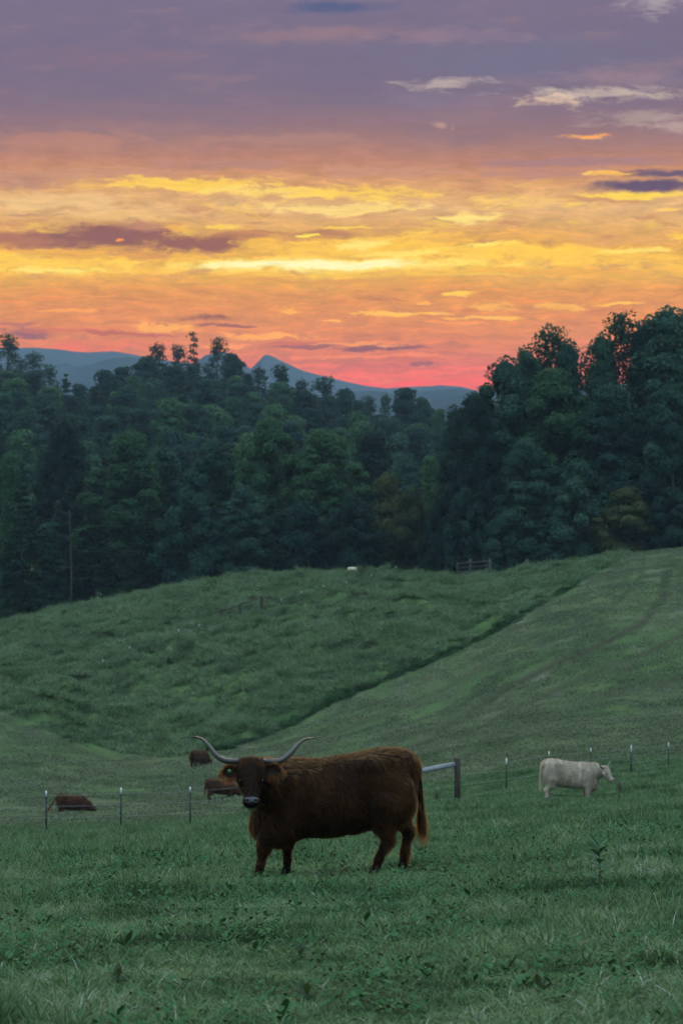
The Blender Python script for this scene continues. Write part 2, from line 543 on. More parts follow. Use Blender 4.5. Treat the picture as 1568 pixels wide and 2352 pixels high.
M['wood'] = simple_mat('weathered_wood', (.040, .032, .025), (.085, .068, .054), 9, .85, .2, (3, 3, .5), .5)
M['grey_wood'] = simple_mat('sun_greyed_wood', (.055, .046, .038), (.105, .088, .074), 9, .85, .1, (3, 3, .5), .5)
M['rail'] = simple_mat('pale_rail', (.13, .15, .15), (.30, .34, .34), 7, .6, .3, (.5, 3, 3), .3)
M['steel'] = simple_mat('painted_steel', (.006, .012, .011), (.012, .020, .018), 10, .5, .4)
M['white_paint'] = simple_mat('white_paint', (.66, .70, .72), (.80, .82, .82), 14, .5, .4)
M['wire'] = simple_mat('galvanised_wire', (.16, .18, .19), (.28, .30, .30), 20, .45, .5)
M['straw'] = simple_mat('straw', (.42, .36, .22), (.62, .54, .36), 14, .9, .1)
M['stalk'] = simple_mat('dry_stalk', (.055, .040, .028), (.11, .085, .055), 14, .9, .1)


# ------------------------------------------------------------------ terrain
UG = np.arange(-2000, 3601, 50.0)
DG = np.arange(0, 901, 1.0)
CU = [-2000, -600, 0, 300, 600, 900, 1200, 1568, 2200, 3600]
NEARD = [12.6, 25, 45, 75, 95, 115, 130, 150]
NEARY = {
    -2000: [2352, 2050, 1985, 1945, 1930, 1900, 1860, 1780],
    -600: [2352, 2045, 1975, 1930, 1926, 1900, 1862, 1790],
    0: [2352, 2028, 1962, 1919, 1924, 1902, 1866, 1808],
    300: [2352, 2014, 1950, 1912, 1915, 1896, 1864, 1818],
    600: [2352, 2017, 1937, 1897, 1892, 1872, 1848, 1806],
    900: [2352, 2002, 1918, 1866, 1850, 1818, 1785, 1738],
    1200: [2352, 1974, 1902, 1852, 1812, 1765, 1728, 1678],
    1568: [2352, 1960, 1888, 1838, 1785, 1735, 1695, 1636],
    2200: [2352, 1935, 1862, 1810, 1760, 1705, 1660, 1600],
    3600: [2352, 1900, 1840, 1780, 1730, 1680, 1640, 1580]}
D0T = {-2000: (175, 1690), -600: (175, 1695), 0: (178, 1725), 300: (182, 1742), 600: (185, 1705), 900: (182, 1650), 1200: (172, 1610), 1568: (165, 1586), 2200: (160, 1560), 3600: (160, 1540)}
CREST_U = [-2000, -600, 0, 100, 200, 300, 400, 500, 600, 700, 800, 900, 980, 1040, 1100, 1200, 1300, 1400, 1568, 2200, 3600]
CREST_Y = [1585, 1525, 1446, 1421, 1396, 1375, 1356, 1344, 1336, 1331, 1328, 1336, 1350, 1349, 1341, 1326, 1302, 1278, 1256, 1220, 1185]
CREST_D = {-2000: 300, -600: 300, 0: 300, 300: 297, 600: 291, 900: 286, 1200: 281, 1568: 276, 2200: 270, 3600: 265}
SKY_U = [-600, 0, 60, 110, 160, 200, 260, 330, 400, 500, 560, 620, 700, 780, 860, 930, 990, 1040, 1100, 1300, 3600]
SKY_Y = [800, 790, 800, 838, 868, 878, 850, 820, 806, 806, 850, 852, 872, 890, 908, 908, 930, 985, 1060, 1110, 1120]


def build_height():
    Z = np.zeros((len(UG), len(DG)))
    ks = sorted(CU)
    near = np.array([[np.interp(u, ks, [NEARY[k][j] for k in ks]) for j in range(len(NEARD))] for u in UG])
    d0 = np.interp(UG, ks, [D0T[k][0] for k in ks])
    y0 = np.interp(UG, ks, [D0T[k][1] for k in ks])
    Dc = np.interp(UG, ks, [CREST_D[k] for k in ks])
    Yc = np.interp(UG, CREST_U, CREST_Y)
    Ys = np.interp(UG, SKY_U, SKY_Y)
    for i, u in enumerate(UG):
        kd = [0.0] + NEARD + [d0[i]]
        ky = list(near[i]) + [y0[i]]
        kz = [-1.62] + [-(y - 1100) / F * d for y, d in zip(ky, kd[1:])]
        e_c = -(Yc[i] - 1100) / F
        zc = e_c * Dc[i]
        k = (kz[-1] - zc - e_c * (d0[i] - Dc[i])) / (d0[i] - Dc[i]) ** 2
        dh = np.arange(d0[i] + 5, Dc[i] + 16, 3.0)
        zh = zc + e_c * (dh - Dc[i]) + k * (dh - Dc[i]) ** 2
        ridge = (1100 - Ys[i]) / F * 690 - 21.0
        kd = kd + list(dh) + [345, 400, 560, 690, 760, 900]
        v = zh[-1]
        kz = kz + list(zh) + [min(v - 2, -16), -20, -20 * .45 + ridge * .55, ridge, ridge - 2, min(ridge - 25, -30)]
        Z[i] = np.interp(DG, kd, kz)
    # smooth along depth and across
    def gs(a, sig, ax):
        r = int(3 * sig)
        kx = np.exp(-0.5 * (np.arange(-r, r + 1) / sig) ** 2)
        kx /= kx.sum()
        pad = [(0, 0), (0, 0)]
        pad[ax] = (r, r)
        b = np.pad(a, pad, mode='reflect', reflect_type='odd')
        return np.apply_along_axis(lambda s: np.convolve(s, kx, 'valid'), ax, b)
    Zs = gs(Z, 4.0, 1)
    Zs = gs(Zs, 1.6, 0)
    return Zs


ZT = build_height()


def ground0(x, y):
    x, y = np.asarray(x, float), np.asarray(y, float)
    r = np.hypot(x, y)
    th = np.arctan2(x, y)
    d = r * np.maximum(np.cos(th), 0.7)
    tt = np.tan(np.clip(th, -0.5, 0.5))
    ui = np.clip((784 + F * tt - UG[0]) / 50.0, 0, len(UG) - 1.001)
    di = np.clip(d, 0, 899.0)
    a, b = ui.astype(int), di.astype(int)
    fa, fb = ui - a, di - b
    z = (ZT[a, b] * (1 - fa) + ZT[a + 1, b] * fa) * (1 - fb) + (ZT[a, b + 1] * (1 - fa) + ZT[a + 1, b + 1] * fa) * fb
    far = np.interp(r, [880, 1050, 4000, 9200], [0, 1, 1, 1])
    return z * (1 - far) + far * -75.0


EDGE_U = [-900, -200, 30, 120, 250, 400, 500, 600, 800, 1000, 1150, 1290, 1400, 1460]
EDGE_Y = [1420, 1560, 1640, 1690, 1732, 1742, 1720, 1690, 1590, 1510, 1440, 1358, 1292, 1250]


def tall_mask(x, y, z):
    d = np.maximum(y, 1.0)
    u = 784 + F * x / d
    yi = 1100 - F * z / d
    w = 7 * (vnoise(x * .5, y * .25, 5) - .5)
    soft = 1 + 7 * (1 - sstep(380, 620, u))
    m = sstep(-1 * soft, 2.5 * soft, np.interp(u, EDGE_U, EDGE_Y, right=-200) - yi + w)
    m = m * (d > 150) * (d < 320) * (u < 1475)
    return m


TRACKS = [([(1530, 1318), (1522, 1370), (1480, 1425), (1400, 1470), (1300, 1515), (1180, 1572), (1080, 1640), (1000, 1690), (900, 1735)], 9, 1.0),
          ([(1568, 1455), (1480, 1500), (1360, 1545), (1240, 1600), (1120, 1660)], 7, .8), ([(1568, 1560), (1400, 1600), (1250, 1650), (1100, 1700)], 8, .7),
          ([(1480, 1262), (1470, 1330), (1400, 1395), (1280, 1455), (1150, 1520), (1000, 1590), (860, 1650), (700, 1715)], 6, .6),
          ([(0, 1655), (120, 1700), (260, 1745), (420, 1765)], 7, .6)]


def track_mask(x, y, z):
    """old swath lines left by the mower, as a 0..1 field"""
    d = np.maximum(y, 1.0)
    u, v = 784 + F * x / d, 1100 - F * z / d
    m = np.zeros_like(u)
    for pts, w, a in TRACKS:
        for (p, q) in zip(pts[:-1], pts[1:]):
            e = np.array(q, float) - p
            t = np.clip(((u - p[0]) * e[0] + (v - p[1]) * e[1]) / (e @ e), 0, 1)
            ds = np.hypot(u - p[0] - t * e[0], v - p[1] - t * e[1])
            m = np.maximum(m, a * np.exp(-(ds / w) ** 2))
    return m * (d > 100) * (d < 300)


def ground(x, y, lumps=True):
    x, y = np.asarray(x, float), np.asarray(y, float)
    z = ground0(x, y)
    tm = tall_mask(x, y, z)
    r = np.hypot(x, y)
    b = (fbm(x * .9, y * .9, 3, 3) - .5) * .07 * sstep(2, 8, r)
    b = b + (fbm(x * .12, y * .12, 9, 3) - .5) * .35 * sstep(30, 90, r) * (1 - tm)
    if lumps:
        l1 = fbm(x * .36 + .25 * y, y * .16, 21, 4)
        l2 = fbm(x * .9, y * .5, 31, 3)
        uu = 784 + F * x / np.maximum(y, 1.0)
        b = b + tm * (1 - .75 * sstep(1180, 1400, uu)) * ((.10 + .24 * sstep(420, 620, uu)) + (l1 - .5) * 1.9 + (l2 - .5) * 1.1)
        mm = (1 - tm) * sstep(95, 130, r) * (r < 330)
        b = b + mm * (fbm(x * .5, y * .2, 41, 3) - .5) * .22 - .12 * (1 - tm) * track_mask(x, y, z)
    return z + b


def at(u, d):
    x = (u - 784) / F * d
    return np.array([x, d, float(ground(np.array([x]), np.array([d]))[0])])


def d_at(u, y, lo=170, hi=300):
    ds = np.arange(lo, hi, .5)
    xs = (u - 784) / F * ds
    yi = 1100 - F * ground0(xs, ds) / ds
    k = int(np.argmin(np.abs(yi - y)))
    return float(ds[k])


def make_ground():
    az_ = np.concatenate([np.arange(-180, -32, 6), np.arange(-32, -11, 1.0), np.arange(-11, 11.001, 0.06), np.arange(12, 33, 1.0), np.arange(36, 180, 6)])
    az_ = np.radians(az_)
    rr = np.concatenate([np.arange(.6, 10, .5), np.arange(10, 60, .25), np.arange(60, 330, .6), np.arange(330, 900, 8), np.geomspace(905, 3600, 20)])
    A, Rr = np.meshgrid(az_, rr)
    X, Y = Rr * np.sin(A), Rr * np.cos(A)
    Zz = ground(X.ravel(), Y.ravel())
    tm = tall_mask(X.ravel(), Y.ravel(), ground0(X.ravel(), Y.ravel()))
    nr, na = A.shape
    v = np.stack([X.ravel(), Y.ravel(), Zz], 1)
    i = np.arange(nr - 1)[:, None] * na
    j = np.arange(na)[None, :]
    j2 = (j + 1) % na
    q = np.stack([i + j, i + j2, i + na + j2, i + na + j], -1).reshape(-1, 4)[:, ::-1]
    v = np.concatenate([v, [[0, 0, float(ground(np.array([0.]), np.array([0.01]))[0])]]])
    c = len(v) - 1
    t = np.stack([np.full(na, c), np.arange(na), (np.arange(na) + 1) % na], 1)[:, ::-1]
    m, tr = new_mat('pasture_ground')
    pos = tr.new('ShaderNodeNewGeometry').outputs['Position']
    tall = tr.new('ShaderNodeAttribute', attribute_name='tall').outputs['Fac']
    n1 = tr.noise(tr.vmath('MULTIPLY', pos, (.25, .1, .25)), 1.0, 6, .6)
    n2 = tr.noise(pos, 2.2, 6, .65)
    n3 = tr.noise(tr.vmath('MULTIPLY', pos, (.06, .035, .06)), 1.0, 4, .55)
    short = tr.ramp(n1, [(.3, (.062, .092, .036)), (.5, (.088, .125, .050)), (.68, (.118, .128, .068)), (.8, (.135, .122, .082))])
    short = tr.mix(tr.maprange(n3, .45, .65, 0, .7), short, (.068, .128, .044))
    tallc = tr.ramp(n1, [(.3, (.050, .090, .030)), (.55, (.080, .138, .046)), (.75, (.110, .155, .062))])
    trk = tr.new('ShaderNodeAttribute', attribute_name='track').outputs['Fac']
    n4 = tr.noise(tr.vmath('MULTIPLY', pos, (.5, .16, .5)), 1.0, 6, .65)
    short = tr.mix(tr.maprange(n4, .52, .70, 0, .75), short, (.175, .165, .120))
    short = tr.mix(tr.math('MULTIPLY', trk, tr.maprange(n2, .25, .55, .5, 1.0)), short, (.046, .042, .028))
    c_ = tr.mix(tall, short, tallc)
    c_ = tr.mix(tr.maprange(n2, .35, .7, 0, .45), c_, (.042, .052, .028))
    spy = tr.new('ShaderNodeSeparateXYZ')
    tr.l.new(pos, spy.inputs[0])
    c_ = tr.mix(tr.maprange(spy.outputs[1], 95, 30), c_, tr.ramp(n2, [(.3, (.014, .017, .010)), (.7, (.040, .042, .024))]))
    bm_ = bump(tr, n2, .5, .12)
    finish(m, tr, principled(tr, c_, 1.0, .0, bm_))
    me = mesh_np('ground', v, [q, t], m, True, {'tall': np.concatenate([tm, [0]]), 'track': np.concatenate([track_mask(X.ravel(), Y.ravel(), ground0(X.ravel(), Y.ravel())), [0]])})
    obj('ground', me, kind='structure', label='rolling green pasture and meadow hillside')


make_ground()


# ------------------------------------------------------------------ far hills, mountains
def ridge_mesh(name, prof, dist, depth, seed, rough, mat, label):
    us = np.arange(-1500, 3200, 6.0)
    top = np.interp(us, [p[0] for p in prof], [p[1] for p in prof])
    top = top + (fbm(us / 60., us * 0, seed, 5) - .5) * rough
    zc = (1100 - top) / F * dist
    fr = np.array([1.0, .93, .8, .62, .42, .2, 0.0, -.4, -1.0])       # crest, back ... front foot
    offs = np.array([0.0])
    rows = []
    prof_rows = [(-1.0, -85), (-.8, .08), (-.6, .22), (-.42, .42), (-.28, .6), (-.15, .79), (-.07, .91), (0, 1.0), (.1, .92), (.35, .6), (.8, -85)]
    for o_, h in prof_rows:
        d = dist + o_ * depth
        wob = (fbm(us / 90., us * 0 + o_ * 4, seed + 3, 4) - .5) * .16 * (1 if -1 < o_ < 0 else 0)
        z = np.full_like(us, -85.0) if h == -85 else -85 + (zc + 85) * np.clip(h + wob * (1 - abs(h - .5)), 0, 1 if h == 1 else .985)
        dd = d + (fbm(us / 120., us * 0 + 7, seed + 5, 3) - .5) * depth * .12 * (1 if o_ not in (0,) else 0)
        rows.append(np.stack([(us - 784) / F * dd, dd, z], 1))
    nr, nc = len(rows), len(us)
    v = np.concatenate(rows)
    i = np.arange(nr - 1)[:, None] * nc
    j = np.arange(nc - 1)[None, :]
    q = np.stack([i + j, i + j + 1, i + nc + j + 1, i + nc + j], -1).reshape(-1, 4)
    return obj(name, mesh_np(name, v, q, mat, True), kind='structure', label=label)


mt_, tm_ = new_mat('hazed_mountain_forest')
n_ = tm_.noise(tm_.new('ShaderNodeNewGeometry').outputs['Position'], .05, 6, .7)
finish(mt_, tm_, principled(tm_, tm_.ramp(n_, [(.3, (.03, .048, .056)), (.7, (.055, .078, .088))]), .95, .05))  # forest colour shifted to blue to imitate distance haze
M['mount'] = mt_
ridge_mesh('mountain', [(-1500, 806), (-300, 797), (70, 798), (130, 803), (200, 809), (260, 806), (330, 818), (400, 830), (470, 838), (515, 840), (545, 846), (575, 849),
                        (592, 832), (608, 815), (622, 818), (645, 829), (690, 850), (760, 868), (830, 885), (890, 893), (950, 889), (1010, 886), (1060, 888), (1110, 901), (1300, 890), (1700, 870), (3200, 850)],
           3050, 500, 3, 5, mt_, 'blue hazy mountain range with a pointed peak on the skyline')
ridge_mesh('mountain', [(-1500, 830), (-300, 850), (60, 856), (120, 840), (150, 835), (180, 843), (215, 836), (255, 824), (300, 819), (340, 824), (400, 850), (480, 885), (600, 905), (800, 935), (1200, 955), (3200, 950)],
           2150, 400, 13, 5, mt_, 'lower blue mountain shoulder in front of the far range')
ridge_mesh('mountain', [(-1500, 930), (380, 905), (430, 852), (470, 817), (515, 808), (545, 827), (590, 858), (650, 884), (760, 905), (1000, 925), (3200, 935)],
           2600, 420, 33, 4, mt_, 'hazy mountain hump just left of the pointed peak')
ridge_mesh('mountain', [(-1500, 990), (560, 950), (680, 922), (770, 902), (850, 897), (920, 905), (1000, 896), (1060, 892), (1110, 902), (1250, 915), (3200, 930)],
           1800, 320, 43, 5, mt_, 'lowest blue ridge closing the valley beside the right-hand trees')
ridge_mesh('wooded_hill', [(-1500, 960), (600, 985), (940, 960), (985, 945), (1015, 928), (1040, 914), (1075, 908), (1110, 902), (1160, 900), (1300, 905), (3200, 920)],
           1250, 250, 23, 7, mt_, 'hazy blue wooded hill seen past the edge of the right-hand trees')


# ------------------------------------------------------------------ trees
def unit(v):
    return v / (np.linalg.norm(v, axis=-1, keepdims=True) + 1e-9)


def leaf_quads(c, nrm, size, rng):
    n = len(c)
    r = unit(rng.normal(size=(n, 3)))
    e1 = unit(np.cross(nrm, r))
    e2 = np.cross(nrm, e1)
    s = size * rng.uniform(.6, 1.35, n)[:, None]
    a = s * e1
    b = s * .62 * e2
    k = nrm * s * .22
    v = np.stack([c - a - k, c + b * 1.0 + k * .4, c + a - k, c - b + k * .4], 1).reshape(-1, 3)
    q = np.arange(n * 4).reshape(-1, 4)
    return v, q


def blob(c, r, flat, seed):
    """closed low-poly lump: the dark inside of a limb's foliage"""
    rng = np.random.default_rng(seed)
    nu, nv = 7, 5
    v = [(0, 0, 1.0)]
    for i in range(1, nv):
        t = math.pi * i / nv
        for j in range(nu):
            a = 2 * math.pi * (j + .5 * (i % 2)) / nu
            v.append((math.sin(t) * math.cos(a), math.sin(t) * math.sin(a), math.cos(t)))
    v.append((0, 0, -1.0))
    v = np.array(v) * rng.uniform(.85, 1.1, (len(v), 1)) * r * np.array([1, 1, flat]) + c
    tr = [(0, 1 + j, 1 + (j + 1) % nu) for j in range(nu)]
    for i in range(nv - 2):
        for j in range(nu):
            p, q = 1 + i * nu + j, 1 + i * nu + (j + 1) % nu
            tr += [(p, p + nu, q), (q, p + nu, q + nu)]
    e = len(v) - 1
    tr += [(e, e - nu + (j + 1) % nu, e - nu + j) for j in range(nu)]
    return v, np.array(tr)


def make_tree(seed, H, Wd, hb, nl, leaves, lsize, airy=.0, prof='oval', mat='leaf', lobe=.10, trunk_r=.30, bark='bark'):
    rng = np.random.default_rng(seed)
    f = ((np.arange(nl) + rng.uniform(0, 1, nl)) / nl) ** .9
    if prof == 'oval':
        pr = np.sqrt(np.clip(1 - ((f - .38) / .635) ** 2, .02, 1))
    elif prof == 'cone':
        pr = np.clip(1.06 - f, .08, 1) ** .7 * np.clip(.55 + f * 3, 0, 1)
    elif prof == 'round':
        pr = np.sqrt(np.clip(1 - ((f - .42) / .60) ** 2, .03, 1))
    else:                                   # tall
        pr = np.clip(1.0 - .66 * f ** 2.4, .08, 1) * np.clip(.6 + f * 2, 0, 1)
    lr = lobe * H * rng.uniform(.58, 1.12, nl) * (1 - .38 * f)
    an = np.arange(nl) * 2.39996 + rng.normal(size=nl) * .5
    ph = rng.uniform(0, 6, 2)
    asym = 1 + .16 * np.sin(an + ph[0]) + .12 * np.sin(3 * an + ph[1])
    rad = np.maximum(pr * Wd / 2 * asym - .75 * lr, 0) * np.clip(rng.beta(3.2, 1.0, nl), .05, 1)
    lean_ = (.10 * H) * (vnoise(np.cos(an) * 1.2 + seed, np.sin(an) * 1.2, seed) - .35) * f
    hs = hb * H + f * ((1 - hb) * H - lr * .8) - np.clip(lean_, 0, None)
    c = np.stack([rad * np.cos(an), rad * np.sin(an), np.maximum(hs, lr * .55)], 1)
    dome = (rad / (Wd * .5)) ** 2 * .13 * H * f ** 2
    c[:, 2] = np.maximum(c[:, 2] - dome, lr * .55)
    c[-1] = (rng.normal() * .5, rng.normal() * .5, H - lr[-1] * .85)
    lr[-4:] *= 1.25
    wgt = lr ** 2 * np.where(f > .5, 1 - airy * .30, 1)
    cnt = np.maximum((leaves * wgt / wgt.sum()).astype(int), 8)
    L, N_, V_ = [], [], []
    core = MB()
    for i in range(nl):
        n = cnt[i]
        open_ = airy > .5 and f[i] > .45
        d = unit(rng.normal(size=(n, 3)))
        flip = (d[:, 2] < -.3) & (rng.uniform(size=n) < .6)
        d[flip, 2] *= -1
        sb = unit(rng.normal(size=(9, 3)))
        bmp = np.clip(np.max(d @ sb.T, axis=1), 0, 1)
        if open_:
            rr = lr[i] * (.45 + .75 * bmp ** 4) * rng.uniform(.5, 1.15, n)
        else:
            rr = lr[i] * (.70 + .36 * bmp ** 3) * rng.uniform(.88, 1.07, n)
        p = c[i] + d * rr[:, None] * np.array([1.08, 1.08, .88])
        L.append(p)
        N_.append(unit(d + rng.normal(size=d.shape) * (.6 if open_ else .42) + np.array([0, 0, .18])))
        hue = rng.uniform(0, 1)
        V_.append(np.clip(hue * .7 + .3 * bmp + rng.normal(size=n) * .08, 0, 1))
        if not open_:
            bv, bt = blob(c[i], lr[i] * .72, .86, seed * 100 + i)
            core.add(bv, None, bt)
    P_ = np.concatenate(L)
    P_[:, 2] = np.maximum(P_[:, 2], .15)
    v, q = leaf_quads(P_, np.concatenate(N_), lsize, rng)
    va = np.repeat(np.concatenate(V_), 4)
    fs = [q]
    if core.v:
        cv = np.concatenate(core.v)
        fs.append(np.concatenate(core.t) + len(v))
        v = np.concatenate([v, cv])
        va = np.concatenate([va, np.zeros(len(cv))])  # added cores take the darkest leaf tone
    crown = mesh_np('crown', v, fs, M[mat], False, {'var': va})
    # trunk and limbs
    mb = MB()
    sway = rng.normal(size=(6, 2)) * .012 * H
    sway[0] = 0
    hz = np.linspace(0, .93 * H, 6)
    tp = np.stack([np.cumsum(sway[:, 0]) * .5, np.cumsum(sway[:, 1]) * .5, hz], 1)
    tp[0, 2] = -.6
    mb.tube(tp, trunk_r * np.array([1.35, 1.0, .8, .58, .36, .1]), 8)
    for i in range(0, nl, 1 if airy > .5 else 3):
        z0 = max(c[i, 2] - .35 * rad[i] - .06 * H, .12 * H)
        b0 = np.array([np.interp(z0, tp[:, 2], tp[:, 0]), np.interp(z0, tp[:, 2], tp[:, 1]), z0])
        mid = (b0 * .45 + c[i] * .55) + np.array([0, 0, -.04 * rad[i]]) + rng.normal(size=3) * .15
        w = trunk_r * .30 * (1.15 - f[i])
        mb.tube([b0, mid, c[i]], [w, w * .6, w * .2], 5, cap=False)
    return crown, mb.build('trunk', M[bark], True), H, Wd


def make_pine(seed, H, Wd, mat='needle', leaves=9000, lsize=.34, hb=.1, droop=.10):
    rng = np.random.default_rng(seed)
    mb = MB()
    mb.tube([(0, 0, -.6), (.05, 0, H * .3), (-.05, .05, H * .65), (0, 0, H)], [.30, .24, .14, .03], 8)
    L, N_, V_ = [], [], []
    tiers = int(H / 1.15)
    tot = []
    for k in range(tiers):
        h = hb + (1 - hb) * (k + rng.uniform(0, .5)) / tiers
        R_ = Wd / 2 * np.clip(1.05 - h, .05, 1) ** .7 * rng.uniform(.7, 1.1)
        for b in range(rng.integers(4, 7)):
            a = rng.uniform(0, 2 * np.pi)
            ln = R_ * rng.uniform(.7, 1.15)
            tip = np.array([math.cos(a) * ln, math.sin(a) * ln, h * H - ln * droop + ln * .15 * h])
            b0 = np.array([0, 0, h * H])
            mb.tube([b0, b0 * .5 + tip * .5 + (0, 0, .12), tip], [.06, .04, .01], 4, cap=False)
            tot.append((b0, tip, ln, a))
    wsum = sum(t[2] for t in tot)
    for b0, tip, ln, a in tot:
        n = max(int(leaves * ln / wsum), 6)
        s = rng.uniform(.25, 1.05, n)
        side = np.array([-math.sin(a), math.cos(a), 0])
        p = b0 + (tip - b0) * s[:, None] + side * (rng.normal(size=n) * .16 * ln * (1.1 - s * .6))[:, None] + np.array([0, 0, 1]) * (rng.normal(size=n) * .16 + .06)[:, None]
        L.append(p)
        N_.append(unit(np.array([0, 0, 1.0]) + rng.normal(size=(n, 3)) * .5))
        V_.append(np.full(n, rng.uniform(0, 1)))
    v, q = leaf_quads(np.concatenate(L), np.concatenate(N_), lsize, rng)
    return mesh_np('crown', v, q, M[mat], False, {'var': np.repeat(np.concatenate(V_), 4)}), mb.build('trunk', M['bark'], True), H, Wd


PT = {
    'broad': make_tree(1, 26, 15, .0, 92, 20000, .24, 0, 'oval', 'leaf', .108),
    'broad2': make_tree(2, 26, 15, .0, 88, 20000, .24, 0, 'round', 'leaf', .11),
    'green': make_tree(3, 25, 15, .0, 92, 20000, .24, 0, 'oval', 'leaf_green', .108),
    'tall': make_tree(4, 30, 13, .0, 84, 18000, .26, .3, 'tall', 'leaf', .092),
    'tallg': make_tree(5, 28, 12, .0, 84, 18000, .24, .1, 'oval', 'leaf_green', .092),
    'airy': make_tree(6, 31, 12, .0, 110, 17000, .23, .8, 'tall', 'leaf', .076),
    'airy2': make_tree(7, 31, 12, .0, 100, 15500, .23, .9, 'oval', 'leaf', .076),
    'small': make_tree(8, 16, 13, .0, 44, 12000, .25, 0, 'round', 'leaf', .17, .2),
    'brown': make_tree(9, 16, 12, .0, 44, 11500, .25, 0, 'round', 'leaf_brown', .17, .2),
    'cone': make_tree(10, 24, 9, .0, 54, 12000, .26, 0, 'cone', 'leaf', .098),
    'coneg': make_tree(11, 24, 9, .0, 54, 12000, .26, 0, 'cone', 'leaf_green', .098),
    'high': make_tree(12, 28, 12, .42, 36, 8000, .30, .3, 'oval', 'leaf', .10, .34, 'bark_pale'),
    'f0': make_tree(20, 22, 9, .05, 30, 4800, .36, .2, 'oval', 'leaf', .13),
    'f1': make_tree(21, 22, 9, .05, 28, 4800, .36, .2, 'round', 'leaf', .135),
    'f2': make_tree(22, 22, 8, .03, 28, 4600, .36, .0, 'cone', 'leaf', .115),
    'f3': make_tree(23, 22, 9, .05, 30, 4800, .36, .2, 'oval', 'leaf_green', .13),
    'f4': make_tree(24, 22, 8.5, .1, 50, 5200, .27, .8, 'tall', 'leaf', .095),
    'f5': make_tree(25, 22, 9, .15, 50, 5200, .27, .9, 'oval', 'leaf', .098),
    'snag': make_tree(26, 24, 4, .45, 18, 1300, .27, 1.0, 'tall', 'leaf', .06),
    'pine': make_pine(30, 25, 11),
    'pine2': make_pine(31, 25, 10, hb=.2),
    'fp': make_pine(32, 22, 8, leaves=4000, lsize=.42),
}


def tree(u, ytop, d, wpx, kind, label=None, group=None, name='tree', cat='tree'):
    cr, tk, H, Wd = PT[kind]
    b = at(u, d)
    b[2] = float(ground0(b[0], b[1])) - .1
    h = (1100 - ytop) / F * d - b[2]
    w = wpx / F * d
    o = obj(name, None, None, b, label, cat, group)
    o.empty_display_size = 1
    o.rotation_euler = (0, 0, random.uniform(0, 6.28))
    o.scale = (w / Wd, w / Wd, h / H)
    obj('crown', cr, o)
    obj('trunk', tk, o)
    return o


